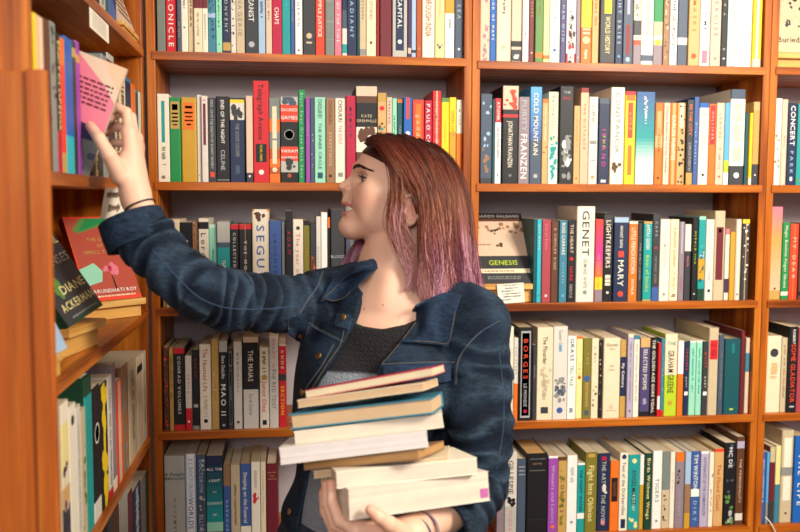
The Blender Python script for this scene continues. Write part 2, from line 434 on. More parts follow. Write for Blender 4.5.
R1R = '''
480,489.8,-32|pinkbeige|k 0 1 pink 24;o .88 mauve .4|marbled pink and cream book
490,496,-34|blue|t .1 .8 white .5 THE BOOK OF MAPS|thin blue book
496.5,511,-36|cream|s .3 .5 brown .2;o .85 beige .3|thick plain cream book|hard
511.5,521.8,-34|pinkbeige|b .78 .84 black;b .87 .99 charcoal;s .9 .97 white .6|beige book with black bands at foot
522.2,528.8,-34|white|t .3 .8 grey .4 LETTERS HOME|thin white book
529,534.4,-34|maroon|t .3 .6 gold .5 RIVER;o .9 pinkbeige .4|thin maroon book
535,543.3,-34|leaf|b .9 .95 orange;s .2 .5 olive .3|leaf green book with orange mark
543.5,549.3,-34|paleyellow|b .92 .96 orange;t .2 .7 beige .4 VESPERS|thin pale yellow book
549.6,560,-36|palemint|t .2 .6 grey .35 THE HOURS;o .87 denimblue .3|bluish white book
560.3,566,-34|violet|t .1 .9 lightblue .6 THE MAN WITH|thin violet book
566.4,576,-34|white|p 0 1 offwhite .7;k 0 1 black 16;k 0 1 red 14;b .9 1 red;t .5 .84 black .4 ISLAND OF|white book with black dots and red foot
576.3,580.4,-34|mauve|o .94 cream .4|thin mauve book
581,591.6,-35|orange|b 0 .63 yellow;p .64 .66 pinkbeige .7;p .68 .7 pinkbeige .7;o .76 paleyellow .7;s .86 .94 cream .3|orange book with a pale sun and yellow top
592,599,-34|tan|s .1 .6 orange .35|light tan book
600,615.2,-37|charcoal|p 0 .5 yellow .5;t .53 .9 paleyellow .4 WORLD HISTORY;b .985 1 black|thick charcoal book with yellow upper panel
615.6,622.8,-35|navy|t .2 .8 lightblue .6 NIGHT SKIES;o .92 sky .4|navy book with pale blue letters
623.3,633,-36|slate|p .6 .9 darkred .4;p 0 .5 lavender .3;o .95 lightblue .5|slate book with red streak
633.4,641.3,-34|cream|k .2 .5 greygreen 8;b .55 .7 charcoal;b .75 .8 redorange;b .8 1 mauve|cream book with black and orange bands
641.6,653.3,-35|white|b .9 .96 slate;s .2 .7 beige .35|white book with slate block at foot
653.6,662.8,-34|beige|b .0 .56 green;b .7 .74 offwhite;o .77 yellow .6;b .8 1 mauve|beige book with green top and yellow dot
663,669.6,-34|lightbrown|k .3 1 beige 12;k .3 1 brown 10|mottled brown book
670,677.4,-36|white|t .35 .8 black .6 THE GEORGICS|white book with slanting black title
677.8,687.6,-36|slate|b .72 .79 offwhite;b .0 .1 charcoal|slate book with white band
688,699.8,-35|tan|t .2 .8 orange .4 MASKS;o .9 rust .5|orange-tan book
700.2,710,-35|white|t .4 .7 black .4 TIME;p .84 .97 pink .6|white book with pink square at foot
710.4,721,-34|pinkbeige|t .2 .7 pink .5 EXERCISE;o .92 grey .3|pinkish beige book
721.3,727.3,-34|black|k 0 1 grey 6;o .92 white .35|thin black book
727.6,734,-34|palemint|s .1 .6 lightgrey .3|pale mint book
734.4,751.7,-37|white|t .35 .65 teal .25 Soul;s .1 .8 ivory .5|very thick white book with teal letters
752.2,761.8,-35|yellow|p 0 .92 ivory .3;b .92 1 lightgrey|yellow and white book
'''
R2L = '''
157.5,169.3,94|ivory|p .08 .55 teal .3;s .6 .8 greygreen .35;s .93 .95 brown .4|ivory book with teal title strip
169.6,180.8,97.5|green|p .05 .37 gold .9;p .08 .15 orange .6;p .18 .20 brown .7;p .225 .245 brown .6;p .27 .29 brown .7;p .315 .33 brown .5|green book with gold title label|hard pg=pages
181.3,196.8,97.5|mustard|p .06 .38 orange .75;p .1 .13 redorange .5;p .17 .19 brown .6;p .22 .235 brown .5;p .265 .28 brown .6;p .31 .33 brown .3|thick mustard book with orange label|hard
197.2,201.3,95|offwhite|o .92 grey .4|thin off-white book
201.6,207.8,96|offwhite|p .09 .57 maroon .5;o .05 pink .4|off-white book with maroon title strip
208.2,216,98|charcoal|t .02 .84 lightgrey .45 NICK CAVE THE DEATH OF BUNNY MUNRO;p .88 .94 redorange .6|charcoal book with red square at foot
216.4,229.3,96.5|black|t .04 .55 white .34 END OF THE NIGHT;t .62 .86 silver .4 CELINE;b .97 .98 grey|black book titled END OF THE NIGHT
230,245,98|navy|b .02 .06 yellow;b .06 .26 offwhite;k .08 .25 charcoal 10;t .3 .7 grey .3 THE GOOD SOLDIER;p .8 .9 slate .3|navy book with yellow strip and grey picture
246,252.8,96|pinkbeige|b .89 1 charcoal;o .93 ivory .4|pinkish beige book with black foot
253.3,268.8,81|red|t .03 .58 black .42 Telegraph Avenue;p .62 .8 black .75;t .63 .79 yellow .33 MICHAEL CHABON;o .9 white .35|tall red book with black and yellow lettering
269.2,280,98|rust|b 0 .6 greygreen;b .25 .4 orange;b .72 .82 orange;p .1 .48 cream .45;p .5 .78 cream .45;o .85 cream .5;b .9 1 orange|orange and brown book with cream lozenges
280.5,298,97|black|b 0 .09 lightgrey;k 0 .09 slate 8;b .09 .29 redorange;T .1 .2 white .8 SACRED;T .19 .29 white .8 GAMES;o .44 lightgrey .6;o .44 charcoal .53;T .4 .48 silver .4 HARP;b .58 .75 redorange;T .59 .67 white .7 VIKRAM;T .66 .75 white .7 CHANDRA;b .75 .88 lightgrey;k .75 .88 charcoal 6;o .92 rust .25|SACRED GAMES book in orange and black
298.4,305.3,90|green|t .03 .95 mint .5 Black Swan Green Black Swan|tall green book with mint letters
305.6,310,98|purple|t .1 .6 lavender .5 ASTERIX|thin purple book
310.2,314.3,98|slate|k .4 1 lavender 8|thin slate book
314.6,325.6,97.5|mint|t .02 .24 black .5 CHOUKRI;t .3 .84 darkgreen .35 THE INNER CIRCLE;p .88 .95 darkteal .5|mint book with black letters
326,334.8,98.5|lightbrown|t .02 .3 brown .5 CHOUKRI;t .4 .8 beige .4 STREETWISE;o .92 black .4|light brown book with dark letters
335.2,345.7,98.5|ivory|t .02 .28 black .5 CHOUKRI;t .32 .54 pink .45 THE EXILE;p .88 .93 grey .5|ivory book with black letters
346,355.6,96|crimson|t .1 .5 plum .4 MEMOIR|crimson book
356,377,86.5|black|b 0 .1 pinkbeige;b .1 .17 brown;T .28 .33 beige .6 KATE;T .33 .38 beige .6 GRENVILLE;b .42 .68 ivory;k .45 .55 brown 16;b .68 .76 brown;b .76 1 charcoal|very thick boxed book with beige top
377.6,386.3,93|tan|b 0 .1 gold;o .17 red .6;k .3 .7 brown 10;o .4 teal .4|yellowish tan book with red dot
386.6,392,97.5|pinkbeige|t .04 .3 black .5 PRESTON;s .4 .6 pink .4|thin pinkish beige book
392.3,396.8,98.5|mint|s .2 .5 green .4|thin mint green book
397.1,403,99.5|darkteal|b 0 .04 orange;t .2 .7 beige .4 THE ALIBI|dark teal book with orange top edge
403.3,412,97.5|blue|p .0 .25 redorange .4;t .4 .6 white .5 WISH;o .42 white .6|blue book with orange-red corner
412.4,424,100|redorange|p .05 .95 orange .5;t .1 .7 pinkbeige .4 goddess|orange-red book
424.4,432,100.5|crimson|t .04 .8 white .6 PAULO COELHO|crimson book with white capitals
432.4,441,91|red|p 0 .98 beige .18;t .1 .9 beige .5 HUMAN TRACES|tall red book with cream line
441.3,449,98|yellow|t .1 .7 gold .3 SHADOW;b .0 .05 leaf|yellow book with green top edge
449.4,456,97.5|yellow|b .4 1 mustard;t .15 .45 orange .6 OPEN CITY|yellow book with orange letters
456.4,462.6,100|ivory|t .06 .3 grey .5 J M COE;b .4 1 orange|ivory and orange book
'''
R2R = '''
480.5,492,94|slate|k .1 .6 lightblue 8;k .6 .9 lightbrown 8;b .94 1 charcoal|slate blue picture book
492.3,494.6,101|darkteal||very thin dark teal book
494.9,501,98.5|white|b 0 .28 red;t .04 .26 white .6 ATOMIK;s .34 .7 grey .4;o .9 black .3|white book with red upper panel
502.5,518.3,86|black|b 0 .24 pinkbeige;k .04 .22 redorange 14;b .29 .32 red;t .36 .83 ivory .36 JONATHAN FRANZEN;T .88 .95 silver .4 III|black book with peach and red picture top
518.6,529.4,97|mauve|t .03 .4 silver .6 PURITY;t .42 .94 white .75 FRANZEN|mauve book with heavy white capitals
530,541.6,87|sky|g .0 .55 sky denimblue;b .55 1 slate;t .06 .7 ivory .52 COLD MOUNTAIN;o .92 silver .4|blue COLD MOUNTAIN book
542,547.9,99|tan|b 0 .05 orange;s .1 .5 cream .3;k .55 .65 black 3|narrow tan book
548.2,558,92|cream|t .04 .4 grey .4 Penmarric;b .55 1 palemint;k .46 .95 teal 26|cream book with teal figure
559.5,573.3,86.5|black|T .04 .08 silver .7 THE;T .1 .14 red .7 BAD;k .3 .95 grey 14;k .5 .9 white 6|black book with white feather strokes
573.6,579.8,106|tan|s .1 .5 gold .3;o .93 brown .3|short tan book
580.2,588.4,88|peach|b 0 .05 darkred;t .1 .7 redorange .35 THE DISTANCE|tall peach book with red letters
588.7,597.6,97|offwhite|s .1 .3 grey .3;p .5 .54 grey .8;p .72 .73 grey .6;o .92 gold .4|off-white book with faint grey bird
598.6,609.3,98.5|navy|t .35 .8 magenta .45 ISLAND;t .4 .6 lime .3 THE;b .0 .06 slate;p .95 .98 white .5|navy book with magenta letters
610.2,624.2,87.5|ivory|t .05 .68 greygreen .42 CONSTANCIA;k .78 .86 brown 5|thick ivory CONSTANCIA book|d=.17 hard
624.8,635.2,91.5|yellow|b 0 .04 red;p .04 .1 orange .9;p .12 .5 redorange .5;p .58 .9 orange .4;t .14 .5 gold .3 AURA|yellow book with orange-red panels
635.8,654.4,92|teal|g 0 .5 denimblue teal;g .5 .8 teal palemint;b .8 1 palemint;s .05 .35 white .12|thick book fading from blue to pale green
654.8,662.8,103|orange|p .1 .4 tan .6;t .3 .6 brown .4 CORTAZAR;b .4 .55 tan;o .92 black .3|short orange book
663,669.6,103|cream|t .03 .86 black .55 Distant Relations Carlos Fuentes|short cream book with black italic title
669.9,676.8,103|orange|p 0 1 tan .5;t .15 .7 ivory .7 CARLOS FUENTES|short orange and tan book
677,685,103|tan|p 0 .3 cream .5;k 0 1 black 22|short tan book with black flecks
685.3,693.2,100|charcoal|t .05 .42 orange .6 IN THE CITY;t .5 .84 silver .5 CARLOS FUENTES;b .86 1 gold|charcoal book with orange letters
693.5,698.4,97|denimblue|t .25 .8 lightblue .6 Milan Kundera|thin mid blue book
698.8,708.4,103|ivory|b 0 .06 blue;s .1 .6 lightgrey .4;o .88 black .3|ivory book with blue cap
708.7,715.6,104|orange|p .02 .5 red .8;t .05 .48 pinkbeige .4 GULLIVER|orange book with red label
716,724,103|pinkbeige|t .05 .5 pink .4 LEAVES;s .55 .8 grey .3;o .9 rust .3|pinkish beige book
724.3,729.2,103|sky|b .7 .85 lime;b .85 1 white|sky blue and lime green book
729.8,744.8,89.5|ivory|b 0 .1 slate;b .8 1 charcoal;s .15 .75 pinkbeige .6;o .9 white .4|very thick black book with ivory panel|d=.2 hard
745,748,113|darkteal||short thin dark teal book
748.3,752.4,113|yellow|b .9 1 ivory|short thin yellow book
752.7,759.2,102|gold|b .75 1 charcoal;b .0 .1 tan;o .88 ivory .3|gold book with black foot
'''
R3L = '''
162,164.9,233|mustard||thin mustard yellow book
165.3,167.6,232|offwhite||thin off-white book
168,179.8,219.5|cream|s .3 .5 grey .3|thick cream book
180.2,192,222.5|black|t .1 .5 white .5 A B|black book with white capitals
192.4,198.4,221.5|lightbrown|k 0 1 lightgrey 10;k 0 1 brown 10|mottled brown book
198.8,208.8,218.5|ivory|b .04 .12 black;t .16 .68 black .62 Lord Jim|ivory book with bold black title
209.1,216.6,224.5|mint|b 0 .04 palemint;s .3 .6 teal .3|mint green book
217,230,222|teal|b 0 .24 lightgrey;b .24 .3 slate;t .45 .9 ivory .4 THE LAST OF CHERI|teal book with grey picture top
230.4,238.8,224.5|black|b 0 .06 red;t .1 .8 offwhite .4 COLLECTED SHORT|black book with red cap
239.2,251.6,224.5|black|b 0 .06 red;p 0 1 gold .04;t .1 .8 offwhite .3 THE MOON|wide black book with red cap
252.4,269,209.5|cream|b 0 .02 orange;p 0 1 ivory .8;k .04 .12 brown 6;t .16 .6 denimblue .6 SEGU;t .66 .84 slate .35 Maryse Conde;k .86 1 steel 8|tall cream SEGU book
269.4,281.3,220.5|denimblue|t .1 .75 navy .35 LAUGHTER|mid blue book
281.8,285.2,221.5|grey||thin grey book
285.6,292.6,211|black|t .06 .6 crimson .6 ADAM;b .96 .97 pink|tall black book with crimson letters
293,303.2,219.5|ivory|o .1 darkgreen .4;t .16 .8 pink .5 The year of my|ivory book with pink title
303.5,309.6,220.5|olive|b 0 .06 black;t .2 .7 mustard .4 PROPHET|olive book with dark cap
310,315.8,224|brown|b .0 .4 charcoal;k .4 .8 orange 8|brown book with orange flames
316.1,320.8,216.5|offwhite|t .1 .8 grey .5 NOTHING|off-white book with grey letters
321.1,327.3,212.5|white||tall white book
327.6,330,217.5|black|b 0 .12 orange|thin black book with orange cap
330.4,345.4,209.5|black|p .0 .96 charcoal .9;T .47 .51 silver .8 BLOOD;t .6 .75 silver .3 MOON|tall thick black book
345.8,358,216|slate|s .1 .6 grey .3|slate book beside the woman's chin
358.4,368,220|denimblue|s .1 .6 grey .3|mid blue book behind the woman's neck
'''
R3R = '''
533.3,536.6,219.5|darkteal||thin dark teal hardcover
536.8,541.3,219.5|cyan|t .05 .38 ivory .5 Jean Moulin;o .92 darkteal .3|cyan book
541.6,550.8,219.5|dustyred|t .05 .36 pink .4 Caryl Elian;o .92 ivory .3|dusty red book
551.1,558.4,221.5|brown|t .08 .6 beige .4 A SIMPLER KIND|brown book with beige letters
558.8,567,220.5|steel|t .03 .42 ivory .55 ROSE CARRARE;t .5 .78 lightblue .3 SECRETS;o .92 sky .4|steel blue book
567.4,575.4,220.5|black|t .05 .4 pinkbeige .5 THE HEART;o .47 red .5;t .56 .74 red .5 HARE;t .78 .95 silver .45 CARLYLE|black book with red dot
576.4,594.6,206.5|ivory|t .04 .52 charcoal .5 GENET;t .55 .86 greygreen .25 EDMUND WHITE;o .9 grey .25|thick ivory book with widely spaced capitals|d=.165 hard
595,603,219.5|redorange|g 0 .45 redorange magenta;g .45 .7 magenta orange;b .7 .85 yellow;b .85 1 mauve;t .42 .85 gold .5 no fixed order|bright orange and magenta book
603.3,612.8,213|black|b .02 .14 charcoal;t .08 .62 ivory .62 LIGHTKEEPERS;p .7 .82 ivory .6;p .74 .75 black .6;p .78 .79 black .6;o .9 ivory .3|tall black LIGHTKEEPERS book
613.6,628.2,217.5|navy|b 0 .06 lightblue;t .1 .36 ivory .3 MARGARET GEORGE;p .4 .47 redorange .4;t .5 .82 ivory .5 MARY;o .91 redorange .4|thick navy book titled MARY
628.6,637.4,221.5|orange|b 0 .03 ivory;t .08 .65 ivory .6 LITTLE FRENCH KITCHEN;t .72 .92 ivory .4 NINA|orange book with white title
637.7,642,223.5|charcoal|t .08 .9 lightgrey .5 THE ONLY CHILD|thin charcoal book
642.3,651.8,221.5|teal|b 0 .03 gold;t .04 .35 white .55 AMITAV GHOSH;t .42 .88 lime .55 River of Smoke;b .98 1 gold|teal book titled River of Smoke
652.2,659.4,214|charcoal|t .04 .3 silver .4 CAPE;t .36 .42 redorange .5 S;t .48 .8 grey .4 THE NIGHT CLERK;b .84 1 denimblue|tall charcoal book with blue foot
659.8,669.6,219.5|ivory|s .08 .5 cream .4;t .3 .6 lightgrey .4 MOONLIGHT;o .92 grey .3|ivory book with pale print
669.9,678.4,219.5|cream|s .1 .6 tan .3;s .65 .85 beige .3;s .92 .96 brown .5|cream book with small print at foot
678.7,684.2,222|mauve|t .7 .9 magenta .4 CORDIS;p 0 .4 lavender .3|mauve book
684.5,690.8,224.5|charcoal|b 0 .35 ivory;t .42 .56 pink .4 NOVEL|charcoal book with ivory top
691.1,697.6,217.5|black|t .1 .62 lime .45 HERALD FISH;o .92 lightgrey .4|black book with lime letters
697.9,705.2,216.5|teal|b 0 .04 mint;b .5 .75 mustard;k .4 .8 darkteal 10;k .35 .5 lightblue 5;b .86 1 darkgreen|teal and yellow picture book
705.5,713.6,219.5|offwhite|s .6 .75 lightgrey .3;o .88 navy .4|off-white book with navy mark
713.9,724.6,211|beige|p .18 .77 maroon .75;p .2 .24 gold .3|tall beige book with maroon panel|d=.18 hard
724.9,729,229|ivory|b 0 .08 pink;b .7 .9 plum|short ivory book with pink cap
729.3,734.8,232|mustard|o .93 gold .3|short mustard book
735.1,740.8,219.5|pinkbeige|p 0 1 ivory .5;o .93 black .4|pinkish beige book
741.1,749,219.5|charcoal|p 0 1 tan .12;k .05 .9 ivory 14;b 0 .05 yellow|charcoal and ivory patterned book
'''
R4L = '''
163.5,169,347.5|brown|k 0 1 redorange 20;k 0 1 black 14|brown book with red zigzag pattern
169.3,173.4,348.5|gold|s .1 .6 brown .4|thin gold book
173.8,185,348|black|b 0 .07 red;b .93 1 red;t .1 .8 offwhite .35 CONRAD VOLUMES|black book with red ends
185.4,191.8,356|offwhite|b .7 1 red;t .15 .6 red .45 SOFIYA;o .88 white .4|off-white book with red foot
192.1,199.3,350|black|p .68 .72 silver .7;t .1 .35 crimson .4 ANATO;b .95 1 grey|black book with silver square
199.8,211.2,344.5|ivory|t .05 .55 rust .5 The Haunted Life;s .6 .85 beige .4;o .9 black .4|ivory book with rust title
211.6,219,340|gold|k 0 1 beige 8;t .3 .85 rust .35 NORTH|gold book
219.3,227.6,341.5|black|b 0 .12 lightgrey;t .16 .42 white .5 Don DeLillo;t .48 .84 white .75 MAO II;o .95 silver .35|black book titled MAO II
227.9,233.4,349|charcoal|p .03 .22 grey .6;p .05 .2 black .4;p .26 .95 grey .5;p .27 .94 black .35;t .3 .8 silver .3 NARROW|charcoal book with framed panels
233.8,242,342|offwhite|t .1 .6 grey .4 MEMOIRS OF;o .92 brown .4;s .3 .5 beige .2|off-white book with grey mark
243.3,258.4,337.5|offwhite|b 0 .055 pinkbeige;b .055 .57 black;t .14 .48 ivory .42 THE MAIAS;t .62 .85 grey .3 Eca de Queiros|thick black and off-white book titled THE MAIAS
259.8,269,347.5|ivory|s .05 .3 olive .4;o .37 gold .7;t .42 .8 redorange .6 Junot Diaz;p .9 .96 black .5|ivory book with gold disc and red title
269.4,278.4,333|offwhite|b 0 .03 pages;t .06 .4 pink .4 DIARY OF;t .38 .8 mauve .6 THE RED TENT|tall off-white book
279,286.3,344.5|red|b .36 .44 charcoal;t .06 .3 ivory .5 ANNE;t .5 .85 yellow .6 SECTION;b 0 .02 offwhite|red book with yellow letters
'''
R4R = '''
497,502.6,330|rust||thin rust red book
503.4,513.4,327|ivory|t .08 .3 pinkbeige .4 JOSE|ivory book
513.8,518,338|offwhite|b .55 1 orange;t .1 .45 grey .6 ANY STORY|off-white book with orange lower half
518.8,532.2,327.5|black|p .04 .97 silver .75;p .06 .95 charcoal .6;t .12 .55 redorange .4 BORGES;t .6 .85 silver .3 LE MONDE;o .9 crimson .3|thick black book with silver frame
532.5,536.4,345|charcoal|t .2 .5 lightgrey .4 AGUILAR|thin charcoal book
536.8,552.8,327.5|cream|t .1 .4 black .34 The Flounder;k .4 .8 beige 10;t .5 .78 grey .3 Gunter Grass;p .86 .93 charcoal .5|thick cream book titled The Flounder
553.1,567.2,326.5|offwhite|k .55 .8 grey 18;k .6 .75 slate 8;t .04 .26 grey .3 Gunter Grass;p .2 .27 sky .2;o .9 denimblue .45|thick off-white book with grey drawing
567.5,576,336|white|t .03 .3 charcoal .55 GRASS;t .35 .6 green .5 TELL TALE;s .85 .92 slate .5|white book with green letters
576.3,582.4,336.5|paleyellow|b 0 .03 orange;t .1 .7 gold .5 YAN;o .5 rust .6|pale yellow book
582.7,591,338.5|olive|o .5 denimblue .8;t .55 .85 tan .5 BEETHOVEN;t .1 .4 gold .4 THE;p .9 .96 slate .6|olive book with blue disc
591.3,598.4,338.5|cream|k .4 .9 brown 6;t .05 .35 grey .4 a Man|cream book with ink branches
598.6,602.3,340|black|k 0 1 beige 14|thin black and beige patterned book
602.7,619.8,338|cream|T .05 .12 brown .5 Gunter;T .11 .16 brown .4 Grass;T .32 .37 brown .4 Dog;T .37 .42 brown .4 Years;o .86 pinkbeige .3;p .9 .91 tan .7|very thick cream book
620.1,626,340|gold|b .22 .73 navy;t .3 .62 white .6 My Century;k 0 .2 tan 5|gold book with navy band
626.3,633.2,334|lavender|b 0 .04 cream;s .1 .8 mauve .3;o .92 maroon .35|lavender book
633.5,639.2,335.5|ivory|b 0 .05 steel;s .1 .8 lightgrey .4|ivory book with steel blue cap
640,649.8,338|violet|b 0 .12 tan;t .14 .66 ivory .5 SELECTED POEMS;s .75 .85 lavender .4;b .94 1 black|violet book with tan cap
650.1,656.4,337.5|black|t .03 .96 ivory .6 THE GOLDEN AGE GORE VIDAL|black book titled THE GOLDEN AGE
656.7,660.6,343|red|b .72 .9 white;b 0 .0 white|thin red book with white block
660.8,664.2,338.5|steel|k 0 .7 beige 8;b .92 1 red|thin steel blue patterned book
664.5,677,334|lime|b 0 .5 cream;T .08 .15 teal .6 THE;t .2 .72 black .62 GRAHAM GREENE;o .84 mustard .4|cream and lime book with black capitals
677.4,683.4,341|orange|b 0 .44 white|half white half orange book
683.8,688.8,341.5|navy|p .68 .73 white .8;t .08 .4 redorange .5 TRAVELS;t .45 .65 ivory .4 AUNT|navy book with white square
689.2,695.6,341|mint|s .1 .7 teal .3;b 0 .02 white|left mint green book of a pair
696,701.7,341|mint|s .1 .7 teal .3;b 0 .02 white|right mint green book of a pair
702.1,707.8,341.5|charcoal|p .68 .73 white .8;t .1 .4 redorange .5 QUIET;t .45 .65 ivory .4 AUNT|charcoal book with white square
708.2,718,328|beige|p .14 .36 red .9;t .16 .34 darkred .6 JG|tall beige book with red label|d=.2 hard
718.3,723.4,335|slate|t .2 .8 grey .4 THE TRUE ADVENTURES|narrow slate book
723.8,740,339|darkteal|s .06 .2 teal .15;p .92 .945 lime .25|thick dark teal book|hard
740.3,744.2,331|maroon|k 0 .1 red 2|tall narrow maroon book|d=.21 hard
745.2,749.2,338|pinkbeige|b .2 .45 steel|thin pinkish beige book with steel blue label
'''
R5L = '''
164.5,185,456|greygreen|b 0 1 lightgrey;T .17 .21 darkgreen .8 A People;T .21 .25 darkgreen .9 Betrayed;t .4 .9 olive .18 NOVEMBER|thick grey-green book titled A People Betrayed
185.4,196.2,454|lightblue|p 0 1 white .75;t .05 .45 sky .5 E L DOCTOROW;t .45 .95 denimblue .6 WORLDS FAIR|white and light blue book
196.6,206,455|slate|k 0 1 lightgrey 10;t .05 .4 lightblue .5 DOCTOROW;t .62 .9 silver .6 BILLY BATH|slate grey book
206.4,222.8,456|navy|g .1 .7 navy teal;b .7 .8 mint;b .8 1 olive;T .12 .16 white .8 ALL THE;T .24 .28 white .7 LIGHT;T .36 .4 white .4 WE;T .48 .52 white .8 CANNOT;T .6 .64 white .5 SEE|thick navy and teal book with white words
223.4,230.4,465|slate|b 0 .25 lightbrown;b .25 1 denimblue;t .3 .9 lightblue .5 HARBOUR|blue book with brown top
230.7,240,465|beige|s .2 .7 brown .2|beige book
240.4,250.8,464|denimblue|t .1 .7 ivory .45 Sleeping on the Funeral;b .74 1 ivory|mid blue book with ivory foot
251.2,260.2,462|ivory|t .1 .3 grey .4 REUNION;k .36 .48 red 12|ivory book with red scribble
260.6,265.8,462|cream|s .1 .6 beige .3|thin cream book
266.4,278,464|maroon|p .1 .105 gold .9;p .18 .185 gold .9;T .13 .16 gold .6 POE|maroon book with gold lines|hard
'''
R5R = '''
497,504.6,458|mauve|s .1 .6 brown .3|mauve book
505,517,452|offwhite|t .1 .5 charcoal .5 GILLESPIE;k .5 .65 black 8;b .65 1 lightgrey;t .7 .95 pink .3 FLORA|off-white book with black brushstroke
517.4,526,459|slate|p .1 .11 silver .8;p .15 .16 silver .8;p .2 .21 silver .8|slate book with silver lines
526.5,547.6,454|black|p .06 .065 grey .8;T .1 .14 lightbrown .6 NOVEL;p .2 .205 grey .8;p .8 .805 charcoal .8|very thick black book with faint lines|hard pg=tan
548.3,558,456|purple|b 0 .03 white;t .12 .85 lavender .45 Winners and Losers;o .9 orange .4|purple book with orange mark
558.3,566.8,457|gold|b 0 .05 brown;k .1 .9 olive 22;t .2 .8 charcoal .5 CONTES|gold and brown book
567.1,577.2,455.5|white|s .14 .35 lightgrey .4;o .86 grey .3|plain white book
577.5,585,463|teal|b 0 .03 white;t .1 .7 black .5 THE NIGHT WATER;b .72 .8 white|teal book with white stripe
585.4,597,452.5|olive|t .16 .86 paleyellow .6 Flight Into Oblivion;p .02 .06 gold .6|olive book titled Flight Into Oblivion
597.4,610,453.5|navy|p .04 .09 crimson .4;t .1 .9 lightgrey .4 THE ART OF THE NOVEL;k .35 .6 ivory 3;p .86 .92 pink .3|thick navy book with pink mark
610.4,619,461|orange|p .24 .58 black .8;s .3 .5 brown .5|orange book with black label
619.6,628,453|ivory|o .05 navy .6;t .12 .8 charcoal .5 Tess of the DUrbervilles;p .85 .97 navy .6|ivory book with navy ends
628.4,639.6,455|teal|o .08 paleyellow .45;t .2 .68 charcoal .5 ANGELMAKER;t .5 .75 ivory .3 FANTASY;k .8 1 paleyellow 5|teal book with yellow flowers
639.9,644,455|white|b .4 1 mustard;k .9 1 orange 2|white and mustard book
644.3,652.4,453.5|darkgreen|t .06 .86 paleyellow .55 Birds Without Wings|dark green book with cream letters
652.7,662,451|white|t .35 .66 grey .5 TIGERS;o .9 grey .3|white book with grey capitals
662.3,670,451.5|beige|b .0 .5 greygreen;k .5 1 brown 8;b .5 .75 beige|beige and grey-green picture book
670.3,675,452|ivory|t .2 .6 grey .4 ALTER EGO|thin ivory book
675.3,684.2,452.5|mauve|b 0 .12 orange;k .15 .45 charcoal 6;t .5 .85 lavender .3 JOURNEY|mauve book with orange top
684.5,691,452|lightblue|b .42 .8 lightbrown;b .8 1 mustard|light blue and mustard book
691.3,699.8,451.5|denimblue|t .04 .5 white .6 TIM WINTON;b .5 .6 white;t .62 .95 lightblue .5 DIRT|mid blue book with white square
700.2,708.6,451.5|lavender|b 0 .03 white;t .08 .85 violet .45 AUTONAUTS OF THE COSMOROUTE|lavender book with violet letters
708.9,713.8,452.5|ivory|k .2 .5 steel 5;s .5 .8 lightbrown .3|thin ivory book
714.1,723.4,449|tan|b 0 .04 redorange;t .2 .8 rust .5 The Flood Coast|tan book with red cap
724.4,735.6,443|black|k .0 .7 slate 8;t .05 .3 white .4 MC DE;k .6 1 leaf 8;k .85 1 silver 4|thick glossy black book with green marks
736.2,743.8,437|brown|b .05 .13 lavender;t .25 .75 pinkbeige .4 THE PRINCIPALITY;b .87 .95 offwhite|tall brown book with off-white squares
'''
F2 = '''
774.6,781.2,98.5|ivory|k .3 .8 grey 12|ivory book with grey picture
781.5,787,99.5|pinkbeige|t .3 .7 brown .4 Ethan|pinkish beige book
787.6,796.6,103|navy|t .03 .52 white .66 CONCERT;t .58 .86 lightblue .45 PARK;p .9 .95 white .3|navy book titled CONCERT
797,807,104|teal|k 0 1 leaf 14|teal and green book
807.5,816,100|cream||cream book beyond the photo edge
'''
F3 = '''
769.8,781.6,207|gold|g 0 .35 pink gold;g .35 .9 gold peach;o .88 brown .2|yellow and pink book
782,789.2,222.5|green|t .04 .85 ivory .45 Magic Realism Finger House;b .9 .95 ivory|green book with ivory script
789.6,798,224|redorange|p 0 1 orange .12;t .05 .85 pinkbeige .5 MY DEAR;|red-orange book
798.4,806,223|brown|b .9 .95 black|brown book at the photo edge
'''
F4 = '''
766.4,780.6,336|cream|o .22 charcoal .6;s .35 .55 tan .5|thick cream book with black emblem
781,786.6,338|beige|s .1 .8 lightbrown .3|beige book
787.2,797,327|black|t .03 .2 white .4 ROBERT;t .2 .88 redorange .7 SOME GLADIATOR;p .92 .94 silver .6|tall black book with red capitals
797.4,808,328|dustyred||dusty red book at the photo edge
'''
F5 = '''
760.3,765.6,452.5|denimblue|s .1 .7 lightblue .3|thin mid blue book
765.9,769,452.5|sky|b .7 1 grey|thin sky blue book
769.3,774.6,447|maroon|b 0 .2 beige;b .7 1 charcoal|maroon book with beige cap
775,780,446|paleyellow|b .5 1 steel|pale yellow book
780.6,792.4,430.5|beige|p .08 .4 ivory .7;p .5 .76 ivory .7;b .4 .49 grey;o .9 black .2|tall beige book with grey bands|hard d=.2
793,806,436|blue|t .2 .8 white .5 THE LIFE|tall blue book at the photo edge
'''
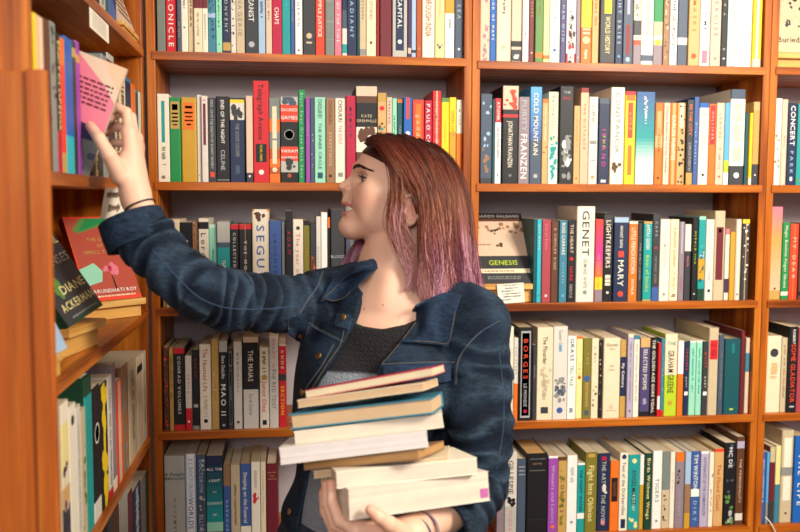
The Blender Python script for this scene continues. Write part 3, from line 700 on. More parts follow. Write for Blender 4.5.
def name_rows():
    m, r, f = (XM0+.02, XM1-.019), (XR0+.02, XR1-.019), (XF0+.02, XF1-.019)
    return [(R1L, SH[0], 'top shelf, middle bookcase', 'books on the top shelf of the middle bookcase', 30, m),
     (R1R, RSH[0], 'top shelf, right bookcase', 'books on the top shelf of the right bookcase', 33, r),
     (R2L, SH[1], 'second shelf, middle bookcase', 'books on the second shelf of the middle bookcase', None, m),
     (R2R, RSH[1], 'second shelf, right bookcase', 'books on the second shelf of the right bookcase', None, r),
     (R3L, SH[2], 'third shelf, middle bookcase', 'books on the third shelf of the middle bookcase', 250, m),
     (R3R, RSH[2], 'third shelf, right bookcase', 'books on the third shelf of the right bookcase', None, r),
     (R4L, SH[3], 'fourth shelf, middle bookcase', 'books on the fourth shelf of the middle bookcase', None, m),
     (R4R, RSH[3], 'fourth shelf, right bookcase', 'books on the fourth shelf of the right bookcase', None, r),
     (R5L, SH[4], 'bottom shelf, middle bookcase', 'books on the bottom shelf of the middle bookcase', 490, m),
     (R5R, RSH[4], 'bottom shelf, right bookcase', 'books on the bottom shelf of the right bookcase', 480, r),
     (F2, FSH[1], 'second shelf, far right bookcase', 'books on the second shelf of the far right bookcase', None, f),
     (F3, FSH[2], 'third shelf, far right bookcase', 'books on the third shelf of the far right bookcase', None, f),
     (F4, FSH[3], 'fourth shelf, far right bookcase', 'books on the fourth shelf of the far right bookcase', None, f),
     (F5, FSH[4], 'bottom shelf, far right bookcase', 'books on the bottom shelf of the far right bookcase', 485, f)]
NOBOOKS = False
if not NOBOOKS:
    for t, z, place, grp, ym, cl in name_rows():
        shelf_row(t, z, place, grp, .008, ym, xclamp=cl)
# ------------------------------------------------------------------ books of the left bookcase (spines face +x)
def left_row(table, z, place, group, X=XL-.004):
    L = []; prev = LY0+.023; rnd = random.Random(z)
    for ln in table.strip().split('\n'):
        f = [q.strip() for q in ln.split('|')]; a = f[0].split(',')
        p0, p1, yt = map(float, a[:3]); o = dict(x.split('=') for x in f[4].split() if '=' in x) if len(f) > 4 else {}
        Xb = X+float(o.get('x', 0))
        y0, y1 = WX(p0, 200, Xb).y, WX(p1, 200, Xb).y
        h = float(o['h']) if 'h' in o else WX(p1, yt, Xb).z-z
        y0 = max(y0, prev+.0004); y1 = max(y1, y0+.004); y1 = min(y1, LY1-.026)
        if y1-y0 < .0035: continue
        prev = y1
        h = min(h, .2775)
        bk = make_book(y1-y0-.0003, h, float(o.get('d', .14)), f[1], f[2], 'hard' in f[-1], 'palepages', rnd)
        bk.location = (Xb, (y0+y1)/2, z+.0004); bk.rotation_euler = (0, 0, math.pi/2)
        L.append((bk, f[1], f[3]))
    for i, (bk, b_, desc) in enumerate(L):
        nm = lambda k: word(L[k][1])
        n_ = ', nearest, beside a %s one' % nm(1) if i == 0 else ', farthest, after a %s one' % nm(i-1) if i == len(L)-1 else ', between %s and %s ones' % (nm(i-1), nm(i+1))
        tag(bk, desc+n_+', '+place, 'book', group)
L1 = '''
70,78,-40|slate||slate book
78.3,86,-45|cream||cream book
88,97,-50|steel|b .7 1 sky|steel blue book
97.2,100,-50|cream||thin cream book
100.2,104.5,-44|black||black book
104.7,110,-46|lightgrey|s .3 .9 grey .4|light grey book
110.2,113.5,-40|darkteal||dark teal book
113.8,120.5,-42|denimblue|k .3 .9 navy 6|mid blue book
'''
L2 = '''
39,41.4,18|yellow||thin yellow book
41.6,48,23|peach|p 0 1 cream .4|peach book
48.3,54.6,26|brown|k .3 1 maroon 14|dark brown book
54.9,59.8,28|grey|k 0 .5 charcoal 10|worn grey book
60.1,64,38|black|t .05 .7 paleyellow .7 ENCYCLOPEDIA;b .7 1 crimson|black and crimson book
64.2,68.4,43|redorange|b 0 .2 orange;b .85 1 gold|red-orange book
68.6,76,44|blue|b .72 1 cyan|blue book with cyan foot
76.3,79.6,46|charcoal|b .05 .12 gold|charcoal book with gold band
79.8,83.2,46|purple|b .1 .16 gold|thin purple book
93.2,96.8,100|black||black book
97,99.4,100|paleyellow|s .2 .9 charcoal .6|thin pale yellow book
99.6,104.5,98|charcoal||charcoal book
105,110,60|grey||grey book
110.3,116.8,60|charcoal|b 0 .05 lightgrey|dark book
117,121.8,74|beige|s .1 .9 brown .5|beige book
122,127.6,78|cream|s .1 .9 brown .5|cream book
127.9,133.2,82|navy|b 0 .04 steel|navy book
133.5,137.6,88|orange||orange book
137.9,140.3,92|charcoal|b 0 .04 steel|thin charcoal book
140.5,143,95|palemint|o .8 grey .3|thin pale mint book
'''
L4 = '''
55,62.4,404|cream|b 0 .12 ivory;b .12 .4 paleyellow;k .3 .9 plum 10;b .5 .62 tan;b .62 1 charcoal;k .6 1 pinkbeige 5|cream picture book with black foot
62.7,69.8,407|ivory|o .1 charcoal .4|ivory book with small black mark
70,74.6,409|offwhite|s .1 .9 lightgrey .3|off-white book
74.8,79.6,412|beige|k .2 .9 olive 8|beige book
79.9,86.8,377|darkgreen|b .12 1 teal|tall teal and dark green book|d=.19 hard
87.2,94.6,388|black|o .35 offwhite .7;o .35 black .55;b .85 1 offwhite|black book with white oval
94.9,102.4,384|black|p 0 1 yellow .3;k 0 1 yellow 18|black book with yellow zigzag
102.8,107.2,378|offwhite|s .1 .9 grey .3;b .93 1 red|off-white book with red foot
107.4,111.2,366|mauve|b .9 1 ivory|mauve book
111.4,117.6,382|redorange|p 0 1 peach .5|red-orange and peach book
117.8,124,366|lightbrown|k 0 1 grey 12|mottled grey-brown book
124.3,132.8,359|beige|s .1 .8 grey .3|wide beige book|d=.19
133,138.8,356|cream|p .1 .18 black .9|cream book with black mark
139,144.2,352|ivory|s .2 .8 beige .4|ivory book
144.4,147.6,349|offwhite|b .4 1 redorange|off-white book with red-orange foot
147.8,149.6,351|grey||thin grey book
'''
L5 = '''
100,105,512|charcoal||charcoal book
105.2,112,516|brown||brown book
112.3,121,495|lightgrey||light grey book
121.3,126,500|maroon||maroon book
126.3,134.6,491|navy|p 0 1 lightblue .3;t .1 .8 white .5 THE NIGHT|navy book
134.8,139.8,486|grey||grey book
140,143,480|darkgreen||dark green book
143.2,147,475|paleyellow||pale yellow book
'''
if not NOBOOKS:
    left_row(L1, LSH[0], 'top shelf, left bookcase', 'books on the top shelf of the left bookcase')
    left_row(L2, LSH[1], 'second shelf, left bookcase', 'books on the second shelf of the left bookcase')
    left_row(L4, LSH[3], 'fourth shelf, left bookcase', 'books on the fourth shelf of the left bookcase')
    left_row(L5, LSH[4], 'bottom shelf, left bookcase', 'books on the bottom shelf of the left bookcase')

# ------------------------------------------------------------------ books shown face out
def face_book(BL, BR, TL, thick, cols, prints, label, pagecol='palepages', name='book', spine_col=None, hard=False):
    """cover faces the viewer: BL, BR, TL are three corners of the front board."""
    BL, BR, TL = Vector(BL), Vector(BR), Vector(TL)
    ux = (BR-BL); w = ux.length; ux.normalize(); uz = (TL-BL); uz -= ux*uz.dot(ux); h = uz.length; uz.normalize()
    uy = uz.cross(ux)      # into the book, away from the cover face
    root = empty(name); M = Matrix((ux, uy, uz)).transposed().to_4x4(); M.translation = BL
    root.matrix_world = M
    V, Fc, C = [], [], []; t = .0009 if not hard else .0025
    # front board, back board and spine on the left
    zs = sorted(set([0, 1]+[x for a, b, c in cols for x in (a, b)]))
    def colat(f):
        r = cols[0][2]
        for a, b, c in cols:
            if a <= f < b: r = c
        return rgb(r)
    for a, b in zip(zs[:-1], zs[1:]):
        box_geo((0, 0, h*(1-b)), (w, t, h*(1-a)), V, Fc, C, colat((a+b)/2))
    sc_ = rgb(spine_col or cols[0][2])
    box_geo((0, t, 0), (t, thick-t, h), V, Fc, C, sc_)
    box_geo((0, thick-t, 0), (w, thick, h), V, Fc, C, sc_)
    mesh_obj('cover', V, Fc, COVER, root, C)
    V, Fc, C = [], [], []; ov = .003 if hard else .0003
    box_geo((t+.0002, t+.0002, ov), (w-ov, thick-t-.0002, h-ov), V, Fc, C, rgb(pagecol))
    mesh_obj('pages', V, Fc, PAPER, root, C)
    V, Fc, C = [], [], []; rnd = random.Random(5)
    for qi, it in enumerate(prints):
        k = it[0]; q0 = -.0002-.00007*qi
        if k == 'T':
            _, x0, x1, f0, f1, c, fill, s = it
            put_text(s, (w*x0, w*x1, h*(1-f1), h*(1-f0)), 'h', V, Fc, C, rgb(c), fill, lambda p: (p[0], q0-.0002, p[1]))
        elif k == 'P':
            _, c, pts = it; n0 = len(V)
            V += [(w*x, q0, h*(1-f)) for x, f in pts]; Fc.append(tuple(range(n0, len(V)))); C.append(rgb(c))
        elif k == 'K':   # picture blots
            _, x0, x1, f0, f1, c, n_, r_ = it
            for _ in range(n_):
                r = rnd.uniform(.4, 1)*r_*w; cx = w*rnd.uniform(x0, x1); cz = h*(1-rnd.uniform(f0, f1)); n0 = len(V); m2 = 9
                V += [(cx+r*math.cos(a*6.283/m2)*rnd.uniform(.6, 1.1), q0-rnd.random()*.00006, cz+r*math.sin(a*6.283/m2)*rnd.uniform(.6, 1.1)) for a in range(m2)]
                Fc.append(tuple(range(n0, n0+m2))); C.append(rgb(c))
        elif k == 'L':   # lines of small print
            _, x0, x1, f0, f1, c, n_ = it
            for i in range(n_):
                f = f0+(f1-f0)*(i+.5)/n_; dz = (f1-f0)*h/n_*.22; x = w*x0
                while x < w*x1:
                    L_ = rnd.uniform(.004, .011); e = min(x+L_, w*x1); n0 = len(V)
                    V += [(x, -.0005, h*(1-f)-dz), (e, -.0005, h*(1-f)-dz), (e, -.0005, h*(1-f)+dz), (x, -.0005, h*(1-f)+dz)]
                    Fc.append((n0, n0+1, n0+2, n0+3)); C.append(rgb(c)); x = e+.0022
    if V: mesh_obj('cover_print', V, Fc, INK, root, C)
    tag(root, label, 'book')
    return root, (ux, uy, uz, w, h)
def slab(name, P, dirs, size, mat, label, cat, extra=None):
    ux, uy, uz = dirs; root_M = Matrix((ux, uy, uz)).transposed().to_4x4(); root_M.translation = P
    V, Fc = [], []; sx, sy, sz = size; tb = min(.014, sz*.5)
    box_geo((0, 0, sz-tb), size, V, Fc); box_geo((.004, .014, 0), (sx-.004, sy-.002, sz-tb), V, Fc)
    o = mesh_obj(name, V, Fc, mat); o.matrix_world = root_M
    md = o.modifiers.new('b', 'BEVEL'); md.width = .0012; md.segments = 2; md.limit_method = 'ANGLE'
    return tag(o, label, cat)
Z = Vector((0, 0, 1))
# red novel on the slanted stand, left bookcase
BR = W(142, 297, 1.955); BL = W(88, 304, 1.865); BL.z = BR.z
u = (BR-BL).normalized(); n = u.cross(Z)              # n points out of the cover
h = .200; lean = math.radians(28); up = Z*math.cos(lean)-n*math.sin(lean)
if not NOBOOKS:
    face_book(BL, BR, BL+up*h, .02, [(0, 1, 'brick')], [
        ('P', 'redorange', [(0, .0), (1, .0), (1, 1), (.0, 1)]), ('P', 'brick', [(0, .03), (.95, .03), (1, .5), (1, .95), (.06, .95)]),
        ('P', 'leaf', [(.3, .02), (.88, .02), (.62, .12), (.2, .2), (.1, .16)]), ('P', 'green', [(.4, .03), (.86, .03), (.5, .12), (.2, .18)]),
        ('T', .3, .72, .25, .31, 'gold', .8, 'THE GOD'), ('T', .42, .6, .33, .38, 'gold', .8, 'OF'), ('T', .18, .86, .40, .46, 'gold', .8, 'SMALL THINGS'),
        ('K', .46, .66, .6, .7, 'pink', 9, .09), ('K', .5, .62, .62, .68, 'crimson', 3, .05), ('P', 'mint', [(.0, .63), (.3, .56), (.42, .66), (.36, .78), (.1, .82)]),
        ('P', 'black', [(.56, .72), (.58, .72), (.6, .9), (.57, .9)]), ('T', .14, .95, .86, .92, 'white', .8, 'ARUNDHATI ROY'), ('L', .2, .9, .93, .97, 'cream', 1)],
        'red novel with pink flower propped face out on pale wooden stand, left bookcase', spine_col='maroon')
    dv = (u, -n, Z)
    P = BL-Z*.0005+n*.004-u*.004; P.z = LSH[2]+.0005
    o = slab('book_stand', P-u*.01, dv, ((BR-BL).length+.022, .075, BR.z-LSH[2]-.002), WOODL, 'pale wooden stand under the red novel, left bookcase', 'book stand')
    lip = BR.z-LSH[2]
# green book by the near end
BR = WX(103, 305, -.331); BLy = BR.y-.13; BL = W(69, 327.5, BLy); TR = W(54, 222, 1.60)
if not NOBOOKS:
    face_book(BL, BR, BL+(TR-BR), .018, [(0, 1, 'darkgreen')], [
        ('P', 'charcoal', [(0, 0), (1, 0), (1, .9), (0, 1)]), ('K', .0, .35, .3, .75, 'leaf', 10, .1), ('K', 0, .25, .1, .35, 'offwhite', 6, .08),
        ('T', .2, .98, .1, .22, 'paleyellow', .8, 'NATURAL'), ('T', .3, .98, .3, .42, 'lightgrey', .8, 'SENSES'), ('T', .3, .95, .6, .72, 'paleyellow', .8, 'DIANE'), ('T', .1, .97, .76, .88, 'paleyellow', .8, 'ACKERMAN'), ('L', .2, .9, .92, .96, 'grey', 1)],
        'dark green book with pale capitals leaning back face out, left bookcase', spine_col='darkgreen')
    a = (BR-BL).normalized(); a.z = 0; a.normalize(); nn = a.cross(Z)
    P = BL.copy(); P.z = LSH[2]+.0005
    slab('book_stand', P+nn*.003-a*.005, (a, -nn, Z), (.145, .05, BL.z-LSH[2]-.004), WOODL, 'orange wooden stand under the dark green book, left bookcase', 'book stand')
    # grey-blue and cream books behind/next to it
    BR2 = WX(67, 331, -.331); BL2 = Vector((BR2.x-.01, BR2.y-.12, BR2.z)); 
    BR2.z = BL2.z = 1.325
    face_book(BL2, BR2, BL2+Vector((-.07, 0, .16)), .015, [(0, 1, 'lightblue')], [('L', .1, .9, .1, .3, 'slate', 2)], 'grey-blue book leaning face out, half hidden behind the blurred wooden post')
    P = BL2.copy(); P.z = LSH[2]+.0005
    slab('book_stand', P+Vector((-.045, 0, 0)), (Vector((1, 0, 0)), Vector((0, 1, 0)), Z), (.05, .115, .036), WOODL, 'wooden stand under the grey-blue book beside the blurred post', 'book stand')
# GENESIS
yb = 2.112
BR = W(533, 283, yb); w_ = .141; BL = BR-Vector((w_, 0, 0)); lean = math.radians(36); h = .214
BLx = XR0+.0215; BL = Vector((BLx, yb, BR.z)); 
if not NOBOOKS:
    face_book(BL, BR, BL+Vector((0, math.sin(lean)*h, math.cos(lean)*h)), .022, [(0, 1, 'pinkbeige'), (0, .08, 'black'), (.08, .12, 'brown'), (.62, .8, 'charcoal'), (.8, .86, 'cream'), (.86, 1, 'charcoal')], [
        ('T', .05, .95, .015, .07, 'lightgrey', .8, 'EDUARDO GALEANO'), ('K', .0, 1, .16, .3, 'lightbrown', 16, .06), ('K', .4, .5, .2, .32, 'black', 5, .04), ('K', .45, .55, .42, .5, 'brown', 4, .05),
        ('L', .1, .35, .44, .48, 'lightbrown', 1), ('T', .25, .78, .67, .76, 'lime', .85, 'GENESIS'), ('L', .15, .7, .82, .845, 'brown', 1), ('L', .2, .8, .9, .95, 'grey', 2)],
        'GENESIS book propped face out beside the purple hair, right bookcase')
    o = slab('book_stand', Vector((BLx-.0005, yb-.006, RSH[2]+.0005)), (Vector((1, 0, 0)), Vector((0, 1, 0)), Z), (BR.x-BLx+.004, .11, BR.z-RSH[2]-.002), WOODL, 'wooden stand under the GENESIS book, right bookcase', 'book stand')
def card(name, corners, label, lines, col='ivory', ink='charcoal', thick=.0006):
    """a thin sheet: BL, BR, TL"""
    BL, BR, TL = map(Vector, corners); ux = BR-BL; w = ux.length; ux.normalize(); uz = TL-BL; uz -= ux*uz.dot(ux); h = uz.length; uz.normalize(); uy = uz.cross(ux)
    r = empty(name); M = Matrix((ux, uy, uz)).transposed().to_4x4(); M.translation = BL; r.matrix_world = M
    V, Fc, C = [], [], []; box_geo((0, 0, 0), (w, thick, h), V, Fc, C, rgb(col)); mesh_obj('paper', V, Fc, PAPER, r, C)
    V, Fc, C = [], [], []; rnd = random.Random(3)
    for f0, f1, x0, x1 in lines:
        x = w*x0
        while x < w*x1:
            L_ = rnd.uniform(.0015, .0045); e = min(x+L_, w*x1); k = len(V); zz0, zz1 = h*(1-f1), h*(1-f0); j = rnd.uniform(0, .4)*(zz1-zz0)
            V += [(x, -.0003, zz0+j*.3), (e, -.0003, zz0+j), (e, -.0003, zz1-j*.3), (x, -.0003, zz1-j)]; Fc.append((k, k+1, k+2, k+3)); C.append(rgb(ink)); x = e+.0012
    mesh_obj('handwriting', V, Fc, INK, r, C)
    return tag(r, label, 'card')
c0 = W(498.5, 304, 2.095); c1 = W(525, 302, 2.095); c2 = W(496, 284.5, 2.101)
card('shelf_card', (c0, c1, c2), 'white handwritten card hanging below the GENESIS book', [(.06, .12, .2, .8), (.2, .28, .3, .8), (.34, .42, .15, .6), (.48, .56, .2, .9), (.62, .7, .2, .9), (.78, .86, .1, .5)], ink='slate')
c0 = WX(90, 27, XL+.005); c1 = WX(109, 44, XL+.005); c2 = WX(88, 5, XL+.005)
card('shelf_card', (c0, c1, c2), 'white printed notice fixed to the top shelf edge of the left bookcase', [(.1+.1*i, .14+.1*i, .12, .85) for i in range(8)], ink='grey')
c0 = WX(100, 219, XL+.006); c1 = W(123, 219, 1.66); c2 = WX(95, 187.5, XL+.006)
c1 = c0+Vector((.035, .085, 0)).normalized()*.072
card('shelf_card', (c0, c1, c2), 'cream handwritten sign hanging from the shelf under her reaching hand', [(.12, .34, .1, .85), (.17, .22, .1, .6), (.5, .8, .25, .75), (.6, .64, .3, .7)], ink='brown', col='ivory')
# book with ink drawing, far right top shelf
yb = 2.112; BL = W(777.2, 52, yb); BR = BL+Vector((.135, 0, 0)); lean = math.radians(14)
if not NOBOOKS:
    face_book(BL, BR, BL+Vector((0, math.sin(lean)*.205, math.cos(lean)*.205)), .02, [(0, 1, 'beige')], [
        ('T', .03, .9, .76, .9, 'black', .8, 'Buried Giant'), ('K', .2, .7, .1, .5, 'charcoal', 16, .07), ('K', .25, .8, .5, .68, 'charcoal', 14, .05), ('K', .3, .7, .2, .55, 'beige', 8, .05)],
        'beige book with black ink drawing propped face out, top right corner')
    slab('book_stand', Vector((BL.x-.002, yb-.005, FSH[0]+.0005)), (Vector((1, 0, 0)), Vector((0, 1, 0)), Z), (.139, .07, BL.z-FSH[0]-.002), WOODL, 'pale wooden stand under the beige book, top right corner', 'book stand')
# white ribbon hanging from the bottom shelf, far right
def tube_pts(pts, r, seg=8, closed_ends=True):
    P = [Vector(p) for p in pts]; V, Fc = [], []; n = len(P); nrm = None
    for i in range(n):
        t = (P[min(i+1, n-1)]-P[max(i-1, 0)]).normalized()
        if nrm is None: nrm = t.orthogonal().normalized()
        nrm = (nrm-t*nrm.dot(t)).normalized(); b = t.cross(nrm); rr = r[i] if isinstance(r, (list, tuple)) else r
        for k in range(seg):
            a = 2*math.pi*k/seg; V.append(tuple(P[i]+nrm*(rr*math.cos(a))+b*(rr*math.sin(a))))
    for i in range(n-1):
        for k in range(seg):
            k2 = (k+1) % seg; Fc.append((i*seg+k, i*seg+k2, (i+1)*seg+k2, (i+1)*seg+k))
    if closed_ends: Fc.append(tuple(reversed(range(seg)))); Fc.append(tuple(range((n-1)*seg, n*seg)))
    return V, Fc
def bez(P, n=16):
    P = [Vector(p) for p in P]; out = []
    for s in range(len(P)-1):
        p0 = P[max(s-1, 0)]; p1 = P[s]; p2 = P[s+1]; p3 = P[min(s+2, len(P)-1)]
        for i in range(n):
            t = i/n; out.append(.5*((2*p1)+(-p0+p2)*t+(2*p0-5*p1+4*p2-p3)*t*t+(-p0+3*p1-3*p2+p3)*t**3))
    out.append(P[-1]); return out
V, Fc = tube_pts(bez([W(765, 517, 2.098), W(769, 521, 2.09), W(773, 527, 2.088), W(776, 536, 2.09), W(778, 560, 2.092)], 6), .0018, 6)
tag(mesh_obj('cord', V, Fc, mat_plain('white_cord', hx('e6ddd8'), .5), smooth=True), 'white cord hanging at the bottom shelf near the right edge', 'cord')
# open book leaning on a ledge at the far end of the top left shelf
if not NOBOOKS:
    BR = WX(136, 39, XL-.004); BL = WX(121, 26, XL-.004); BL.z = BR.z = LSH[0]+.02
    face_book(BL, BR, BL+Vector((-.06, 0, .17)), .02, [(0, 1, 'pinkbeige')], [('L', .1, .9, .5, .9, 'brown', 5)], 'pale book leaning face out at the far end, top shelf, left bookcase')
    slab('book_stand', Vector((XL-.08, BL.y-.003, LSH[0]+.0005)), (Vector((1, 0, 0)), Vector((0, 1, 0)), Z), (.082, (BR-BL).length+.006, .018), WOODL, 'wooden stand under the pale book, top shelf, left bookcase', 'book stand')
# ------------------------------------------------------------------ smooth solid modelling for the figure
def smin(a, b, k):
    if k <= 0: return np.minimum(a, b)
    h = np.clip(.5+.5*(b-a)/k, 0, 1); return b*(1-h)+a*h-k*h*(1-h)
def smax(a, b, k): return -smin(-a, -b, k)
class Solid:
    def __init__(s): s.P = []
    def add(s, op, fn, c, r, k): s.P.append((op, fn, np.array(c, float), float(r), k)); return s
    def cone(s, a, b, ra, rb, k=.01, op='u'):
        a = np.array(a, float); b = np.array(b, float); d = b-a; L2 = float(d@d)+1e-12
        def fn(p):
            q = p-a; t = np.clip(q@d/L2, 0, 1); return np.sqrt(((q-t[:, None]*d)**2).sum(1))-(ra+(rb-ra)*t)
        return s.add(op, fn, (a+b)/2, math.sqrt(L2)/2+max(ra, rb), k)
    def chain(s, pts, rs, k=.01, op='u'):
        for i in range(len(pts)-1): s.cone(pts[i], pts[i+1], rs[i], rs[i+1], k, op)
        return s
    def ell(s, c, r, k=.01, op='u', R=None):
        c = np.array(c, float); r = np.array(r, float); R = np.eye(3) if R is None else np.array(R, float)   # rows = axes
        def fn(p):
            q = (p-c)@R.T; k0 = np.sqrt(((q/r)**2).sum(1)); k1 = np.sqrt(((q/r**2)**2).sum(1))+1e-9
            return k0*(k0-1)/k1
        return s.add(op, fn, c, r.max(), k)
    def box(s, c, hsz, rad, k=.01, op='u', R=None):
        c = np.array(c, float); hsz = np.array(hsz, float); R = np.eye(3) if R is None else np.array(R, float)
        def fn(p):
            q = np.abs((p-c)@R.T)-hsz+rad; return np.sqrt((np.maximum(q, 0)**2).sum(1))+np.minimum(q.max(1), 0)-rad
        return s.add(op, fn, c, float(np.linalg.norm(hsz)), k)
    def __call__(s, p, cc=None, cr=0):
        d = np.full(len(p), 1.0)
        for op, fn, c, r, k in s.P:
            if op == 'd' or op == 'x':
                pass
            elif cc is not None and np.linalg.norm(cc-c)-r > cr+k+.03: continue
            v = fn(p)
            if op == 'u': d = smin(d, v, k)
            elif op == 's': d = smax(d, -v, k)
            elif op == 'x': d = smax(d, v, k)
            elif op == 'd': d = d+v
        return d
def polygonise(S, lo, hi, h, B=16, slack=.03):
    """surface nets over the blocks the surface passes through; returns verts, quads"""
    lo = np.array(lo, float); hi = np.array(hi, float); nb = np.ceil((hi-lo)/(h*B)).astype(int)
    g = np.stack(np.meshgrid(*[np.arange(n) for n in nb], indexing='ij'), -1).reshape(-1, 3)
    ctr = lo+(g+.5)*B*h; hd = B*h*math.sqrt(3)/2
    d = np.concatenate([S(ctr[i:i+20000]) for i in range(0, len(ctr), 20000)])
    keep = g[np.abs(d) < hd*1.15+slack]
    dims = nb*B+2; ax = np.arange(B+1)
    loc = np.stack(np.meshgrid(ax, ax, ax, indexing='ij'), -1).reshape(-1, 3)
    corner = np.array([[i, j, k] for i in (0, 1) for j in (0, 1) for k in (0, 1)])
    edges = [(a, b) for a in range(8) for b in range(a+1, 8) if np.abs(corner[a]-corner[b]).sum() == 1]
    keys, pos, EQ = [], [], []
    key = lambda c: (c[..., 0]*dims[1]+c[..., 1])*dims[2]+c[..., 2]
    for b in keep:
        p = lo+(b*B+loc)*h
        v = S(p, lo+(b+.5)*B*h, hd)
        if v.min() > 0 or v.max() < 0: continue
        v = v.reshape(B+1, B+1, B+1); neg = v < 0
        cs = np.stack([neg[c[0]:B+c[0], c[1]:B+c[1], c[2]:B+c[2]] for c in corner], -1)
        n = cs.sum(-1); act = np.argwhere((n > 0) & (n < 8))
        if len(act):
            vv = np.stack([v[act[:, 0]+c[0], act[:, 1]+c[1], act[:, 2]+c[2]] for c in corner], -1)
            s = np.zeros((len(act), 3)); w = np.zeros(len(act))
            for a, e in edges:
                m = (vv[:, a] < 0) != (vv[:, e] < 0); den = vv[:, a]-vv[:, e]
                t = np.where(m, vv[:, a]/np.where(m, den, 1), 0)
                s += np.where(m[:, None], corner[a]+(corner[e]-corner[a])*t[:, None], 0); w += m
            pos.append(lo+(b*B+act+s/w[:, None])*h); keys.append(key(b*B+act))
        for axn in range(3):
            sl0 = [slice(0, B)]*3; sl1 = [slice(0, B)]*3; sl1[axn] = slice(1, B+1)
            m = neg[tuple(sl0)] != neg[tuple(sl1)]; e = np.argwhere(m)
            if not len(e): continue
            inside = neg[tuple(sl0)][m]
            u, w_ = (axn+1) % 3, (axn+2) % 3; G = b*B+e; q = []
            for du, dw in ((0, 0), (-1, 0), (-1, -1), (0, -1)):
                c = G.copy(); c[:, u] += du; c[:, w_] += dw; q.append(key(c))
            q = np.stack(q, 1); q[~inside] = q[~inside][:, ::-1]; EQ.append(q)
    keys = np.concatenate(keys); pos = np.concatenate(pos); uk, idx = np.unique(keys, return_index=True); pos = pos[idx]
    Q = np.concatenate(EQ); ii = np.searchsorted(uk, Q); ii = np.clip(ii, 0, len(uk)-1); ok = (uk[ii] == Q).all(1)
    return pos, ii[ok][:, ::-1]
def fast_mesh(name, pos, quads, mats, parent=None, vcol=None, smooth=True):
    me = bpy.data.meshes.new(name); n, m = len(pos), len(quads); k = quads.shape[1]
    me.vertices.add(n); me.vertices.foreach_set('co', np.asarray(pos, 'f').ravel())
    me.loops.add(m*k); me.loops.foreach_set('vertex_index', quads.astype('i').ravel())
    me.polygons.add(m); me.polygons.foreach_set('loop_start', np.arange(0, m*k, k, dtype='i'))
    me.update(calc_edges=True); me.validate()
    for mt in (mats if isinstance(mats, (list, tuple)) else [mats]): me.materials.append(mt)
    if vcol is not None:
        at = me.color_attributes.new('Col', 'FLOAT_COLOR', 'POINT'); c = np.ones((n, 4), 'f'); c[:, :3] = vcol; at.data.foreach_set('color', c.ravel())
    if smooth: me.polygons.foreach_set('use_smooth', [True]*len(me.polygons))
    o = bpy.data.objects.new(name, me); COL.objects.link(o)
    if parent is not None:
        o.parent = parent; o.matrix_parent_inverse = parent.matrix_world.inverted()
    return o
# ------------------------------------------------------------------ the woman
from mathutils.bvhtree import BVHTree
A_ = np.array
def w3(px, py, Y): return A_(W(px, py, Y))
ROOT = Vector((.10, 1.60, 0))
pers = empty('person', ROOT); bpy.context.view_layer.update()
tag(pers, 'woman with auburn to purple hair and denim jacket reaching left, holding a book stack', 'person')
# frames -----------------------------------------------------------
HC = w3(405, 212, 1.62)                                   # head frame: f to where she looks, s to her left, u up
hy = math.radians(-5.5)
hf = A_([-math.cos(hy), -math.sin(hy)*1.0, 0.0]); hf /= np.linalg.norm(hf)
hs = A_([hf[1], -hf[0], 0.])                              # horizontal, towards her left
if hs[1] > 0: hs = -hs
hu = A_([0, .075, .997]); hu /= np.linalg.norm(hu); hf = np.cross(hs, hu)*1.0
if hf[0] > 0: hf = -hf
HR = np.stack([hf, hs, hu])
def H(f, s, u): return HC+f*hf+s*hs+u*hu
tyaw = math.radians(27); TA = A_([math.cos(tyaw), -math.sin(tyaw), 0]); TF = A_([-math.sin(tyaw), -math.cos(tyaw), 0]); TR = np.stack([TA, TF, A_([0, 0, 1.])])
def TO(z):
    t = min(max(1.34-z, 0), .44); return A_([.195-.13*t, 1.605, z])
def T(a, f, z): return TO(z)+a*TA+f*TF
shR = w3(320, 303, 1.665); shL = w3(476, 322, 1.535)

S = Solid()
# torso and legs
S.ell(T(0, -.005, 1.24), (.142, .095, .15), .03, R=TR)
S.ell(T(0, -.01, 1.05), (.125, .085, .16), .05, R=TR)
S.ell(T(0, -.01, .90), (.160, .105, .11), .05, R=TR)
for q in (-1, 1):
    S.ell(T(.068*q, .062, 1.20), (.058, .048, .055), .03, R=TR)
    S.cone(T(.02*q, -.01, 1.395), (shR if q < 0 else shL)+A_([0, 0, .0]), .044, .046, .04)
    S.cone(T(.02*q, .045, 1.352), T(.135*q, .02, 1.352), .012, .012, .022)          # collar bones
    hip = T(.085*q, 0, .86); knee = T(.095*q, .02, .48); ank = T(.10*q, -.02, .09)
    S.chain([hip, knee, ank], [.088, .055, .036], .03)
    S.cone(ank-A_([0, 0, .045]), T(.115*q, .14, .028), .03, .024, .03)
# neck
nb0 = H(.004, 0, -.015); nb1 = H(.024, 0, -.085); nb2 = T(-.005, .005, 1.375)
S.chain([nb0, nb1, nb2], [.050, .0505, .056], .03)
S.cone(H(.010, .050, -.03), T(.0, .055, 1.355), .009, .008, .022)                  # neck cords
S.ell(H(.064, 0, -.090), (.014, .012, .02), .02, R=HR)
